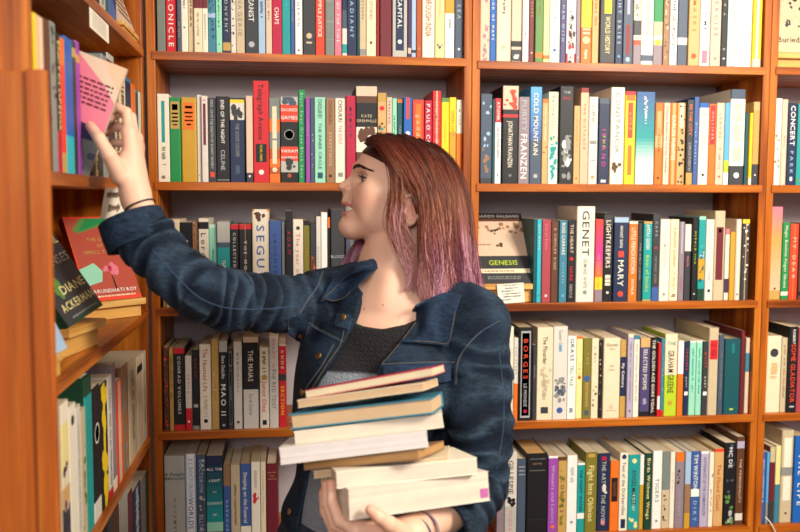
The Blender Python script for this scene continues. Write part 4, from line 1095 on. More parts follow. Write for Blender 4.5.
# head
def He(c, r, k=.012, op='u'): S.ell(H(*c), r, k, op, HR)
def Hc(a, b, ra, rb, k=.012, op='u'): S.cone(H(*a), H(*b), ra, rb, k, op)
He((-.002, 0, .048), (.096, .072, .078), .01)
He((.036, 0, .074), (.0565, .058, .055), .02)
He((.050, 0, .028), (.050, .053, .062), .02)
He((.078, 0, .006), (.036, .030, .036), .015)
He((.1055, 0, -.027), (.0195, .018, .020), .014)
for q in (-1, 1):
    Hc((.096, .010*q, -.028), (.022, .046*q, -.006), .017, .0155, .02)
    He((.062, .036*q, .027), (.029, .024, .027), .015)
    Hc((.058, .047*q, .040), (.012, .058*q, .036), .012, .012, .03)
    Hc((.0860, .004*q, .0800), (.068, .040*q, .083), .0095, .0085, .014)
    He((.045, .044*q, .008), (.040, .015, .030), .02)
He((.052, 0, -.018), (.052, .042, .026), .02)
# nose
Hc((.0895, 0, .0700), (.1130, 0, .0520), .0070, .0072, .008)
He((.1180, 0, .0478), (.0085, .0082, .0070), .006)
Hc((.1160, 0, .0455), (.1085, 0, .0370), .0055, .0050, .005)
for q in (-1, 1): He((.1060, .0092*q, .0432), (.0080, .0050, .0058), .005)
for q in (-1, 1): He((.1110, .0062*q, .0370), (.0050, .003, .0028), .002, 's')
# sockets and lids
for q in (-1, 1):
    He((.079, .034*q, .020), (.015, .013, .013), .012)
    He((.0945, .035*q, .0632), (.0275, .020, .0112), .012, 's')
    He((.0660, .031*q, .0620), (.0158, .0158, .0150), .004)
    He((.0790, .0340*q, .0620), (.0185, .0170, .0064), .0015, 's')
# mouth
Hc((.1085, 0, .032), (.1135, 0, .0200), .008, .0062, .008)
He((.106, 0, .0068), (.023, .0285, .0085), .003, 's')
for q in (-1, 1):
    Hc((.1160, 0, .0165), (.1085, .013*q, .0155), .0034, .0032, .003); Hc((.1085, .013*q, .0150), (.0915, .0275*q, .0075), .0032, .0024, .003)
    Hc((.1145, 0, -.0030), (.1080, .013*q, -.0040), .0046, .0042, .004); Hc((.1080, .013*q, -.0035), (.0915, .0275*q, .0060), .0042, .0024, .003)
He((.1085, 0, -.0125), (.005, .012, .0025), .010, 's')
# ears
for q in (-1, 1):
    He((-.010, .0715*q, .004), (.0145, .0060, .0265), .004)
    rim = [(.006, .070, .020), (.000, .078, .0295), (-.012, .082, .0325), (-.0225, .083, .024), (-.0245, .082, .008), (-.019, .080, -.008), (-.011, .077, -.018), (-.004, .073, -.021)]
    for a, b in zip(rim[:-1], rim[1:]): Hc((a[0], a[1]*q, a[2]), (b[0], b[1]*q, b[2]), .0036, .0036, .003)
    He((-.005, .0735*q, -.0175), (.0065, .004, .0075), .004)
    He((-.007, .0815*q, .004), (.0085, .0065, .0125), .003, 's')
    Hc((.003, .072*q, .006), (.003, .0745*q, .000), .003, .0028, .003)
    Hc((-.014, .0765*q, .018), (-.014, .078*q, -.004), .0028, .0026, .004)
# right arm and hand, reaching for the tilted book ---------------------------------
elR = w3(198, 289, 1.455); wrR = w3(136, 200, 1.492)
S.chain([shR, w3(262, 302, 1.58), elR], [.048, .038, .033], .02)
S.chain([elR, w3(163, 251, 1.472), wrR], [.034, .029, .0215], .015)
BYK = 1.490        # plane of the tilted book
FN = []            # finger tips, for the nails
def hand(S, wr, palm, fingers, thumb, wrad, prad, fr):
    for f in fingers: S.cone(wr*.85+f[0]*.15, f[0], wrad*.80, prad, .012)
    for i in range(len(fingers)-1): S.cone(fingers[i][0], fingers[i+1][0], prad*.96, prad*.92, .008)
    S.cone(wr, palm, wrad, prad*1.35, .012)
    for f, r in zip(fingers, fr):
        n = len(f); rs = [r*1.08, r*1.0, r*.93, r*.80][:n]
        for i in range(n-1): S.cone(f[i], f[i+1], rs[i], rs[i+1], .0022 if i else .005)
        FN.append((f[-2], f[-1], r))
    n = len(thumb); rs = [.0160, .0118, .0098, .0082]
    for i in range(n-1): S.cone(thumb[i], thumb[i+1], rs[i], rs[i+1], .008 if i == 0 else .003)
    FN.append((thumb[-2], thumb[-1], .0100))
y0 = BYK+.018
fR = [[w3(129, 133, y0-.004), w3(126.5, 112, y0+.008), w3(117, 107, y0+.012), w3(108, 112, y0+.010)],
      [w3(134.5, 139, y0+.012), w3(131, 117, y0+.024), w3(120, 112, y0+.024), w3(110, 119, y0+.018)],
      [w3(136, 147, y0+.029), w3(128, 129, y0+.038), w3(116, 126, y0+.036), w3(107, 133, y0+.028)],
      [w3(136, 156, y0+.042), w3(123, 143, y0+.048), w3(112, 143, y0+.046), w3(104, 149, y0+.040)]]
tR = [w3(121, 176, 1.480), w3(109, 155, 1.462), w3(99, 138, 1.462), w3(90.5, 126, BYK-.0115)]
hand(S, wrR, w3(125, 163, 1.495), fR, tR, .0230, .0120, [.0083, .0085, .0081, .0071])
# left arm and hand, under the stack ---------------------------------------------
elL = w3(476, 486, 1.45); wrL = w3(413, 533, 1.285)
S.chain([shL, w3(481, 390, 1.50), elL], [.050, .043, .037], .02)
S.chain([elL, elL*.45+wrL*.55, wrL], [.038, .036, .0245], .015)
fL = [[w3(356, 529, 1.262), w3(339, 521, 1.266), w3(332, 502, 1.277), w3(331, 484, 1.285)],
      [w3(354, 533, 1.283), w3(335, 525, 1.288), w3(327, 504, 1.297), w3(326, 485, 1.303)],
      [w3(354, 536, 1.303), w3(334, 530, 1.308), w3(325, 511, 1.316), w3(323, 493, 1.320)],
      [w3(356, 540, 1.321), w3(338, 536, 1.326), w3(329, 520, 1.333), w3(325, 505, 1.336)]]
tL = [w3(402, 533, 1.262), w3(389, 524, 1.240), w3(379, 517, 1.231), w3(370.5, 510, 1.2285)]
hand(S, wrL, w3(385, 541, 1.29), fL, tL, .0245, .0130, [.0090, .0092, .0088, .0078])
HS = .002
lo = A_([-.50, 1.15, -.01]); hi = A_([.55, 1.85, 1.78])
bp, bq = polygonise(S, lo, hi, HS)
def outward(p, q):
    a, b, c = p[q[:, 0]], p[q[:, 1]], p[q[:, 2]]
    return q if (np.einsum('ij,ij->i', np.cross(b-a, c-a), a-p.mean(0))).sum() > 0 else q[:, ::-1]
bq = outward(bp, bq)
# skin colour: lips, cheek, ear and finger tips are redder in themselves
L_ = (bp-HC)@HR.T
skin = A_(hx('e8b99e')); rosy = A_(hx('d98672')); lipc = A_(hx('cc8076'))
col = np.tile(skin, (len(bp), 1))
def blend(m, c): 
    global col
    m = np.clip(m, 0, 1)[:, None]; col = col*(1-m)+c*m
ck = np.linalg.norm((L_-A_([.075, .045, .022]))/A_([.035, .04, .028]), axis=1); blend((1-ck)*.5, rosy)
nz = np.linalg.norm((L_-A_([.118, 0, .043]))/A_([.018, .02, .016]), axis=1); blend((1-nz)*.5, rosy)
er = np.linalg.norm((L_-A_([-.010, .078, .004]))/A_([.022, .02, .034]), axis=1); blend((1-er)*.9, rosy)
def seg(p, a, b, r):
    a, b = A_(a), A_(b); d = b-a; t = np.clip((p-a)@d/(d@d), 0, 1); return np.linalg.norm(p-a-t[:, None]*d, axis=1)-r
la = np.abs(L_[:, 1]); Lm = L_.copy(); Lm[:, 1] = la
lp = np.minimum.reduce([seg(Lm, (.1175, 0, .0160), (.1100, .013, .0150), .0038), seg(Lm, (.110, .013, .015), (.0930, .0275, .0075), .0030),
     seg(Lm, (.1165, 0, -.0025), (.1090, .013, -.0035), .0050), seg(Lm, (.109, .013, -.0035), (.0925, .0275, .0060), .0034)])
blend(np.where(lp < 0, 1, 1-lp/.0012), lipc)
inm = np.linalg.norm((L_-A_([.094, 0, .0070]))/A_([.017, .024, .0065]), axis=1); blend((inm < 1)*.9, A_(hx('5a1c1e')))
for a, b, r in FN:
    d = b-a; d = d/np.linalg.norm(d); m = np.linalg.norm(bp-b, axis=1); blend((1-m/.016)*.7, rosy)
rng = np.random.default_rng(2)
bv0 = BVHTree.FromPolygons([tuple(v) for v in bp], [tuple(int(i) for i in f) for f in bq])
for q in [(366, 262), (375, 269), (364, 309), (383, 305), (371, 232)]:    # small moles
    hit = bv0.ray_cast(CAM, ray(*q).normalized())[0]
    if hit is not None: blend(1.4-np.linalg.norm(bp-A_(hit), axis=1)/.0018, A_(hx('8a5a48')))
SK, nt, bs = new_mat('skin')
at = N(nt, 'ShaderNodeAttribute', attribute_name='Col'); nt.links.new(at.outputs['Color'], bs.inputs['Base Color'])
bs.inputs['Roughness'].default_value = .5; bs.inputs['Subsurface Weight'].default_value = .12; bs.inputs['Subsurface Radius'].default_value = (.02, .008, .004)
bs.inputs['Subsurface Scale'].default_value = .3
body = fast_mesh('body', bp, bq, SK, pers, col)

# eyes, teeth, brows, lashes ----------------------------------------------------
def ball(name, c, r, mat, parent, fcol, n=24):
    V, Fc, C = [], [], []
    for i in range(n+1):
        th = math.pi*i/n
        for j in range(n): V.append(tuple(c+r*(math.cos(th)*hf+math.sin(th)*math.cos(2*math.pi*j/n)*hs+math.sin(th)*math.sin(2*math.pi*j/n)*hu)))
    for i in range(n):
        for j in range(n):
            k = (j+1) % n; Fc.append((i*n+j, i*n+k, (i+1)*n+k, (i+1)*n+j)); C.append(fcol(math.pi*(i+.5)/n))
    o = mesh_obj(name, V, Fc, mat, None, C, True); o.parent = parent; o.matrix_parent_inverse = parent.matrix_world.inverted(); return o
EYE = mat_attr('eye', .12, 0)
for q in (-1, 1):
    ball('eye', H(.0660, .031*q, .0620), .0148, EYE, pers, lambda th: hx('17100c') if th < .3 else hx('4a2e1c') if th < .62 else hx('dcd3cc'))
def kids(o): o.parent = pers; o.matrix_parent_inverse = pers.matrix_world.inverted(); return o
V, Fc, C = [], [], []
n = 12
for i in range(n):
    a0 = -1.15+2.3*i/n; a1 = -1.15+2.3*(i+.94)/n
    P = lambda a, z, r: tuple(H(.0890+r*math.cos(a)*1.02, r*1.06*math.sin(a), z-.0015))
    zb = .0025+.0012*(abs(i-5.5) > 2); k = len(V)
    V += [P(a0, .0175, .0235), P(a1, .0175, .0235), P(a1, zb, .0222), P(a0, zb, .0222)]; Fc.append((k, k+1, k+2, k+3)); C.append(hx('f3ece0'))
    V += [P(a0, .0175, .019), P(a1, .0175, .019), P(a1, zb, .019), P(a0, zb, .019)]; Fc.append((k+4, k+7, k+6, k+5)); C.append(hx('f3ece0'))
    for e in ((0, 1), (1, 2), (2, 3), (3, 0)): Fc.append((k+e[0], k+4+e[0], k+4+e[1], k+e[1])); C.append(hx('f3ece0'))
kids(mesh_obj('teeth', V, Fc, mat_attr('tooth', .2, 0), None, C))
HAIRD = mat_plain('brow_hair', hx('3a1e18'), .6)
bvb = BVHTree.FromPolygons([tuple(v) for v in bp], [tuple(int(i) for i in f) for f in bq])
def snap(p, off=.0005):
    loc, nrm, idx, dist = bvb.find_nearest(Vector(p)); return A_(loc)+A_(nrm)*off, A_(nrm)
def merge_tubes(name, L, mat, smooth=True, cols=None):
    V, Fc, C = [], [], []
    for i, (pts, r, sg) in enumerate(L):
        v, f = tube_pts(pts, r, sg); k = len(V); V += v; Fc += [tuple(k+a for a in g) for g in f]
        if cols: C += [cols[i]]*len(f)
    return kids(mesh_obj(name, V, Fc, mat, None, C if cols else None, smooth))
rnd = random.Random(4)
for q in (1, -1):
    L = []
    for i in range(200 if q > 0 else 90):
        t = rnd.random(); f = .0945-.042*t; s = (.011+.038*t)*q; u = .0825+.0055*math.sin(min(t*1.5, 1)*1.9)-.0110*t*t+rnd.uniform(-.0034, .0030)*(1-t*.6)
        dd = hf*.75+hs*q*.66; hit = bvb.ray_cast(Vector(H(f, s, u)+dd*.06), Vector(-dd).normalized())
        if hit[0] is None: continue
        p, nn = A_(hit[0])+A_(hit[1])*.0003, A_(hit[1]); d = -hf*.6+hs*.55*q+hu*(.32-.5*t); e, _ = snap(p+d*.007, .0004)
        L.append(([p, (p+e)/2+nn*.0004, e], [.0007, .0006, .0003], 3))
    merge_tubes('eyebrow', L, HAIRD)
    L = []; c = H(.0660, .031*q, .0620)
    for i in range(26):      # upper lashes
        a = -1.0+2.0*i/25; R0 = .0160
        b = c+R0*(math.cos(a)*.93*hf+math.sin(a)*hs)+hu*.0052*math.cos(a*1.2)
        d = (math.cos(a)*hf+math.sin(a)*hs); L.append(([b, b+d*.004-hu*.0004, b+d*.0072+hu*.0022], [.00055, .0004, .00015], 3))
    bb = [c+.0162*(math.cos(a)*.93*hf+math.sin(a)*hs)+hu*.0050*math.cos(a*1.2) for a in [-1.1+2.2*i/14 for i in range(15)]]
    L.append((bb, .0016, 5))
    bb = [c+.0160*(math.cos(a)*.93*hf+math.sin(a)*hs)-hu*.0052*math.cos(a*1.2) for a in [-1.0+2.0*i/14 for i in range(15)]]
    L.append((bb, .0006, 4))
    merge_tubes('eyelashes', L, HAIRD)
# ------------------------------------------------------------------ hair
def lerp(a, b, t): return a*(1-t)+b*t
Hh = Solid()
Hh.ell(H(-.004, 0, .050), (.0970, .0745, .0805), .01, R=HR)
Hh.ell(H(.030, 0, .076), (.0640, .0625, .0600), .02, R=HR)
Hh.cone(H(-.03, .036, .01), H(-.052, .030, -.085), .052, .046, .04); Hh.cone(H(-.03, -.036, .01), H(-.050, -.03, -.085), .052, .046, .04)
Hh.cone(H(-.052, .030, -.085), H(-.062, .030, -.135), .046, .030, .03); Hh.cone(H(-.050, -.030, -.085), H(-.062, -.030, -.135), .046, .030, .03)
# cut away where the face, ear and front of the neck are
def facecut(p):
    q = (p-HC)@HR.T; f, s, u = q[:, 0], np.abs(q[:, 1]), q[:, 2]
    line = np.where(u > .035, -.004+(u-.035)*.92+np.clip(u-.085, 0, 1)*.7-.12*np.clip(s-.05, 0, 1), -.020+np.clip(u+.02, 0, .055)*.29)
    return f-line
Hh.add('x', facecut, H(0, 0, 0), .4, .006)
hp, hq = polygonise(Hh, HC-.25, HC+.22, .003)
hq = outward(hp, hq)
Lh = (hp-HC)@HR.T
def haircol(t, back=0.5, j=0):
    """colour down a strand: t 0 root .. 1 tip"""
    keys = [(0, hx('2f1612')), (.2, hx('5c261b')), (.45, hx('84472e')), (.66, hx('8c5048')), (.82, hx('a86a8c')), (1, hx('ecbcb8'))]
    for (a, c), (b, d) in zip(keys[:-1], keys[1:]):
        if t <= b:
            m = (t-a)/(b-a); r = [x*(1-m)+y*m for x, y in zip(c, d)]; break
    else: r = keys[-1][1]
    return tuple(x*(1+j) for x in r)
tt = np.clip((.13-Lh[:, 2])/.30, 0, 1)
hc = np.array([haircol(float(t)) for t in tt])*.55
HAIR = mat_attr('dyed_hair', .38, .05)
hair = fast_mesh('hair', hp, hq, HAIR, pers, hc)
G = [ # near side from the forehead backwards, then round the back to the far side
 [(366,144,1.600),(375,143,1.572),(387,156,1.549),(394,177,1.540),(394,200,1.536),(394,226,1.534),(401,252,1.532),(410,277,1.53),(408,292,1.53)],
 [(368,140,1.600),(381,143,1.566),(395,158,1.541),(406,176,1.535),(421,189,1.546),(428,205,1.552),(429,236,1.545),(419,268,1.525),(408,292,1.52)],
 [(376,137,1.602),(391,144,1.562),(405,162,1.537),(419,183,1.535),(429,202,1.545),(431,235,1.540),(426,272,1.525),(424,304,1.52)],
 [(388,136,1.605),(408,148,1.562),(420,170,1.536),(428,203,1.526),(431,238,1.522),(434,274,1.52),(435,304,1.515),(428,326,1.515)],
 [(404,137,1.612),(424,154,1.572),(437,178,1.547),(444,207,1.537),(447,242,1.532),(450,274,1.53),(448,302,1.525),(436,321,1.525)],
 [(420,141,1.622),(440,159,1.590),(452,184,1.568),(459,216,1.560),(462,248,1.555),(466,278,1.553),(464,303,1.55),(452,316,1.55)],
 [(432,147,1.640),(449,163,1.625),(461,190,1.610),(467,222,1.600),(470,256,1.595),(475,284,1.59),(479,303,1.59),(475,312,1.59)],
 [(434,148,1.665),(453,168,1.670),(464,198,1.665),(469,232,1.655),(473,262,1.65),(478,288,1.645),(483,302,1.64),(481,308,1.64)],
 [(424,146,1.69),(444,168,1.705),(455,198,1.705),(460,236,1.70),(463,268,1.69),(464,290,1.685),(466,300,1.68),(464,306,1.68)],
 [(408,142,1.70),(420,165,1.720),(424,195,1.725),(420,226,1.72),(418,258,1.715),(420,280,1.71),(424,292,1.70),(424,298,1.70)],
 [(392,138,1.69),(394,158,1.712),(394,185,1.715),(386,212,1.71),(374,236,1.705),(362,256,1.70),(352,268,1.70),(344,274,1.70)],
 [(376,137,1.66),(370,148,1.685),(376,170,1.700),(376,200,1.705),(366,230,1.700),(356,248,1.695),(347,262,1.69),(342,272,1.69)]]
GW = [[w3(*p) for p in g] for g in G]
def cr(P, t):
    n = len(P)-1; x = min(max(t, 0), .99999)*n; i = int(x); f = x-i
    p0, p1, p2, p3 = P[max(i-1, 0)], P[i], P[min(i+1, n)], P[min(i+2, n)]
    return .5*((2*p1)+(-p0+p2)*f+(2*p0-5*p1+4*p2-p3)*f*f+(-p0+3*p1-3*p2+p3)*f**3)
axis0 = H(-.01, 0, .02)
def make_lock(r, gi, gf, layer, thin, L, cols, NS=22, n_=20, spread=.0055, rad=.00040):
    a, b = GW[gi], GW[min(gi+1, len(GW)-1)]
    P = [lerp(p, q, gf) for p, q in zip(a, b)]
    ph = r.uniform(0, 6.28); ph2 = r.uniform(0, 6.28); amp = r.uniform(.003, .010); ln = r.uniform(.80, 1.04); jj = max(-.6, min(.9, r.gauss(0, .38)))
    tipc = r.random(); offs0 = [(r.gauss(0, 1), r.gauss(0, 1)) for _ in range(n_)]
    ctr = []
    for i in range(NS):
        t = i/(NS-1); p = cr(P, t*ln); c = axis0.copy(); c[2] = min(p[2], axis0[2]+.03)
        o = p-c; no = np.linalg.norm(o)+1e-6; o = o/no
        tn = cr(P, min(t*ln+.03, 1))-cr(P, t*ln-.03 if t*ln > .03 else 0); tn = tn/(np.linalg.norm(tn)+1e-6); sd = np.cross(tn, o)
        p = p+sd*(.0065*math.sin((gi+gf)*4.2+t*12.5)*min(1, t*1.2)**2)
        p = p+o*(layer*(1-.5*t)+.0022*math.sin(ph2+t*9)*t)+sd*(amp*math.sin(ph+t*(11+3*math.sin(ph2)))*min(1, (t*1.3)**3))
        ctr.append((p, o, sd))
    for k in range(n_):
        ox, oy = offs0[k]; pts = []; rr = []
        for i in range(NS):
            t = i/(NS-1); p, o, sd = ctr[i]; w = spread*(.45+1.0*math.sin(min(1, t*1.1)*2.6))*(1 if t < .85 else 1-(t-.85)*4)
            pts.append(p+sd*(ox*w)+o*(oy*w*.35)); rr.append(rad*(1 if t < .7 else 1-(t-.7)*2.4)+.00006)
        cj = jj+r.uniform(-.07, .07)
        L.append((pts, rr, cj, gi+gf, tipc))
def strands_mesh(L, name):
    V, Fc, C = [], [], []
    nv = 0; allV = []; allQ = []; allC = []
    for pts, rr, cj, g, tipc in L:
        P = np.array(pts); n = len(P); tg = np.gradient(P, axis=0); tg /= np.linalg.norm(tg, axis=1)[:, None]+1e-9
        ref = A_([.3, -.9, .2]); nn = np.cross(tg, ref); nn /= np.linalg.norm(nn, axis=1)[:, None]+1e-9; bb = np.cross(tg, nn)
        R_ = np.array(rr)[:, None]
        ring = [P+R_*(math.cos(a)*nn+math.sin(a)*bb) for a in (0, 2.094, 4.189)]
        v = np.stack(ring, 1).reshape(-1, 3); allV.append(v)
        i = np.arange(n-1)[:, None]*3; k = np.arange(3)[None]; k2 = (k+1) % 3
        q = np.stack([i+k, i+k2, i+3+k2, i+3+k], -1).reshape(-1, 4)+nv; allQ.append(q); nv += len(v)
        
        cc = []
        for j in range(n):
            t = j/(n-1)*(.82+.3*tipc) if g > 0.8 else j/(n-1)*.95
            c = haircol(min(t*(.84 if g < 3 else 1), 1), j=cj)
            if g < 3: c = tuple(a*(1-m3)+b*m3 for m3 in [.6*min(1, max(0, (t-.62)*3))] for a, b in zip(c, hx('c08c80')))
            if 4.5 < g < 8.5 and .45 < t < .95: c = tuple(a*.6+b*.4 for a, b in zip(c, hx('6e2f62')))
            cc += [c]*3
        if tipc > .72:
            for j in range(len(cc)):
                t = (j//3)/(n-1); m_ = .5*min(1, max(0, (t-.22)/.2)); cc[j] = tuple(x*(1-m_)+y*m_ for x, y in zip(cc[j], hx('b07a5c') if t < .55 else hx('e6b2b8')))
        allC.append(np.array(cc))
    return fast_mesh(name, np.concatenate(allV), np.concatenate(allQ), HAIR, None, np.clip(np.concatenate(allC), 0, 1))
rh = random.Random(11); L = []
NL = 430
for i in range(NL):
    g = 1+rh.random()**.9*10; g = min(g, 10.99)
    gi = int(g); make_lock(rh, gi, g-gi, rh.uniform(-.010, .006), 0, L, None)
for i in range(16): make_lock(rh, 0, rh.uniform(0, .16), rh.uniform(-.004, .004), 0, L, None, n_=9, spread=.004)
for i in range(10):     # loose wisps in front of the ear and over the cheek
    make_lock(rh, 0, rh.uniform(-.25, .15), rh.uniform(0, .004), 0, L, None, n_=4, spread=.0025, rad=.0003)
hs_ = strands_mesh(L, 'hair_strands'); hs_.parent = hair

# ------------------------------------------------------------------ clothes
def wrinkle(p, amp, kx, ky, kz, ph=0):
    a = kx*p[:, 0]+ky*p[:, 1]+kz*p[:, 2]
    b = .6*kz*p[:, 0]-.5*kx*p[:, 2]+.3*ky*p[:, 1]
    return amp*(np.sin(a+1.4*np.sin(b*.45+ph)+ph)+.6*np.sin(1.9*a+2.1*np.sin(b*.7+1+ph))*np.sin(b*.6+ph*2))
def limb_folds(P, R_, amp, freq, centre=None, wid=.1):
    """ring-like folds along a limb polyline"""
    P = [A_(x) for x in P]; Ls = [np.linalg.norm(b-a) for a, b in zip(P[:-1], P[1:])]; cum = np.cumsum([0]+Ls)
    def fn(p):
        best = np.full(len(p), 9.); tt_ = np.zeros(len(p)); an = np.zeros(len(p))
        for i, (a, b) in enumerate(zip(P[:-1], P[1:])):
            d = b-a; t = np.clip((p-a)@d/(d@d), 0, 1); q = p-a-t[:, None]*d; r = np.linalg.norm(q, axis=1)
            n1 = np.cross(d/np.linalg.norm(d), [0, .3, 1.]); n1 /= np.linalg.norm(n1); n2 = np.cross(d/np.linalg.norm(d), n1)
            m = r < best; best = np.where(m, r, best); tt_ = np.where(m, cum[i]+t*Ls[i], tt_); an = np.where(m, np.arctan2(q@n1, q@n2), an)
        s = tt_*freq+.8*np.sin(tt_*31+an)+.9*np.sin(p[:, 2]*37+p[:, 0]*23); w = np.ones(len(p)) if centre is None else .35+.65*np.exp(-((tt_-centre)/wid)**2)
        f = np.sin(s+1.5*np.sin(an)+.9*np.sin(2*an+s*.31))+.7*np.sin(s*1.73+2.2*np.sin(an+1.1)+1.7)*np.cos(an*1.0+s*.13)
        f = -np.abs(f)+.7
        near = np.clip((R_-best)/.02, 0, 1)
        return -amp*f*w*near
    return fn
# sleeves
slR = [shR+A_([.012, 0, -.004]), w3(263, 303, 1.58), w3(230, 301, 1.52), w3(198, 289, 1.455), w3(176, 272, 1.462), w3(150, 243, 1.475), w3(131, 218, 1.485)]
rsR = [.062, .0490, .0475, .0450, .0420, .0440, .0490]
slL = [shL+A_([-.006, 0, -.006]), w3(480, 380, 1.50), w3(481, 432, 1.475), elL+A_([-.002, .0, -.0]), w3(452, 527, 1.345), w3(443, 530, 1.325)]
rsL = [.062, .0545, .054, .052, .046, .046]
# opening of the jacket front, in torso coordinates
def fplane(px, py, f=.115):
    d = A_(ray(px, py)); c = A_(CAM); o = TO(1.25)+f*TF
    for _ in range(6):
        t = ((o-c)@TF)/(d@TF); p = c+d*t; o = TO(p[2])+f*TF
    return (p-TO(p[2]))@TA, p[2]
opl = [fplane(*q) for q in [(374,262), (352,300), (347,330), (330,365), (312,395), (300,450), (292,532)]]
opr = [fplane(*q) for q in [(418,262), (412,318), (396,343), (378,366), (374,400), (376,450), (380,532)]]
def interp_edge(e, z):
    zz = A_([q[1] for q in e][::-1]); aa = A_([q[0] for q in e][::-1]); return np.interp(z, zz, aa)
def tl(p):
    z = p[:, 2]; t = np.clip(1.34-z, 0, .44); o = np.stack([.195-.13*t, np.full(len(z), 1.605)], 1); q = p[:, :2]-o
    return q@TA[:2], q@TF[:2], z
def opening(p):
    a, f, z = tl(p); return np.maximum(np.maximum(interp_edge(opl, z)-a, a-interp_edge(opr, z)), .012-f)
def torso_solid(off, hem=.86):
    J = Solid()
    J.ell(T(0, -.005, 1.24), (.150+off, .100+off, .165+off), .03, R=TR)
    J.ell(T(0, -.008, 1.05), (.138+off, .095+off, .18), .06, R=TR)
    J.ell(T(0, -.01, .93), (.165+off, .108+off, .12), .05, R=TR)
    for q in (-1, 1):
        J.ell(T(.066*q, .060, 1.20), (.062+off*.5, .050+off, .060+off), .04, R=TR)
        J.cone(T(.050*q, -.012, 1.378), (shR if q < 0 else shL)+A_([0, 0, .0]), .046+off*.8, .050+off*.8, .04)
    return J
J = torso_solid(.012)
J.ell(T(-.078, -.01, 1.15), (.104, .088, .17), .05, R=TR)
J.chain(slR, rsR, .022); J.chain(slL, rsL, .022)
J.add('d', limb_folds(slR, .09, .0056, 88, .30, .2), [0, 0, 0], 9, 0)
J.add('d', limb_folds(slL, .09, .0052, 76, .27, .2), [0, 0, 0], 9, 0)
J.add('d', lambda p: wrinkle(p, .0012, 26, 10, 34), [0, 0, 0], 9, 0)
J.add('x', lambda p: .885-p[:, 2], [0, 0, 0], 9, .004)
J.add('s', opening, [0, 0, 0], 9, .004)
neckc = T(0, .006, 1.40)
J.cone(H(.0, 0, -.03), T(-.006, .010, 1.385), .052, .066, .006, 's')
# open ends of the cuffs
dR = w3(131, 218, 1.485)-w3(140, 243, 1.478); dR /= np.linalg.norm(dR); dL = (slL[-1]-slL[-2]); dL /= np.linalg.norm(dL)
cR, cL = slR[-1], slL[-1]
J.add('x', lambda p: np.where(np.linalg.norm(p-cR, axis=1) < .12, (p-cR)@dR, -1.), cR, 9, 0)
J.add('x', lambda p: np.where(np.linalg.norm(p-cL, axis=1) < .12, (p-cL)@dL, -1.), cL, 9, 0)
J.cone(cR-dR*.012, cR+dR*.05, .043, .046, .001, 's'); J.cone(cL-dL*.012, cL+dL*.05, .039, .042, .001, 's')
JH = .0025
jp, jq = polygonise(J, A_([-.36, 1.12, .84]), A_([.50, 1.86, 1.50]), JH)
jq = outward(jp, jq)
# denim: indigo weave, paled on the folds by wear and painted highlights
def mat_denim():
    m, nt, b = new_mat('denim'); tc = N(nt, 'ShaderNodeTexCoord')
    mp = N(nt, 'ShaderNodeMapping'); mp.inputs['Scale'].default_value = (60, 220, 220); nt.links.new(tc.outputs['Object'], mp.inputs['Vector'])
    n1 = N(nt, 'ShaderNodeTexNoise'); n1.inputs['Scale'].default_value = 1; n1.inputs['Detail'].default_value = 4; nt.links.new(mp.outputs[0], n1.inputs['Vector'])
    n2 = N(nt, 'ShaderNodeTexNoise'); n2.inputs['Scale'].default_value = 16; n2.inputs['Detail'].default_value = 5; nt.links.new(tc.outputs['Object'], n2.inputs['Vector'])
    a = N(nt, 'ShaderNodeAttribute', attribute_name='Col')
    ad = N(nt, 'ShaderNodeMath', operation='ADD'); mu = N(nt, 'ShaderNodeMath', operation='MULTIPLY'); mu.inputs[1].default_value = .9
    nt.links.new(n1.outputs[0], mu.inputs[0]); nt.links.new(mu.outputs[0], ad.inputs[0]); nt.links.new(n2.outputs[0], ad.inputs[1])
    mr = N(nt, 'ShaderNodeMapRange'); mr.inputs[1].default_value = .65; mr.inputs[2].default_value = 1.25; mr.inputs[3].default_value = .28; mr.inputs[4].default_value = 1.5
    nt.links.new(ad.outputs[0], mr.inputs[0]); v = N(nt, 'ShaderNodeVectorMath', operation='SCALE')
    nt.links.new(a.outputs['Color'], v.inputs[0]); nt.links.new(mr.outputs[0], v.inputs['Scale']); nt.links.new(v.outputs[0], b.inputs['Base Color'])
    b.inputs['Roughness'].default_value = .85; b.inputs['Specular IOR Level'].default_value = .2
    bp_ = N(nt, 'ShaderNodeBump'); bp_.inputs['Strength'].default_value = .25; bp_.inputs['Distance'].default_value = .001
    nt.links.new(n1.outputs[0], bp_.inputs['Height']); nt.links.new(bp_.outputs[0], b.inputs['Normal']); return m
DENIM = mat_denim()
dbase = A_(hx('1c2f48')); dworn_hi = A_(hx('7090ae'))
e1 = .0035
foldv = limb_folds(slR, .09, 1, 88, .30, .2)(jp)+limb_folds(slL, .09, 1, 76, .27, .2)(jp)
w = np.clip(-foldv*.5+.15, 0, .75)[:, None]  # fold crests: worn tone plus highlight painted into the colour
jcol = (dbase*(1-w)+dworn_hi*w)*.38
jcol = jcol*(1-.35*(np.abs(opening(jp)) < .012)[:, None]*0)
jacket = fast_mesh('denim_jacket', jp, jq, DENIM, pers, jcol); jacket['label'] = 'blue denim jacket'
bvj = BVHTree.FromPolygons([tuple(v) for v in jp], [tuple(int(i) for i in f) for f in jq])
def onj(px, py, off=.0006):
    d = ray(px, py).normalized(); h = bvj.ray_cast(CAM, d)
    if h[0] is None: return None
    return h[0]+h[1]*off
def jk(o, lab=None):
    o.parent = jacket
    if lab: o['label'] = lab
    return o
SEAM = mat_plain('stitching', hx('2f4560'), .8); THREAD = mat_plain('thread', hx('8a7a62'), .8)
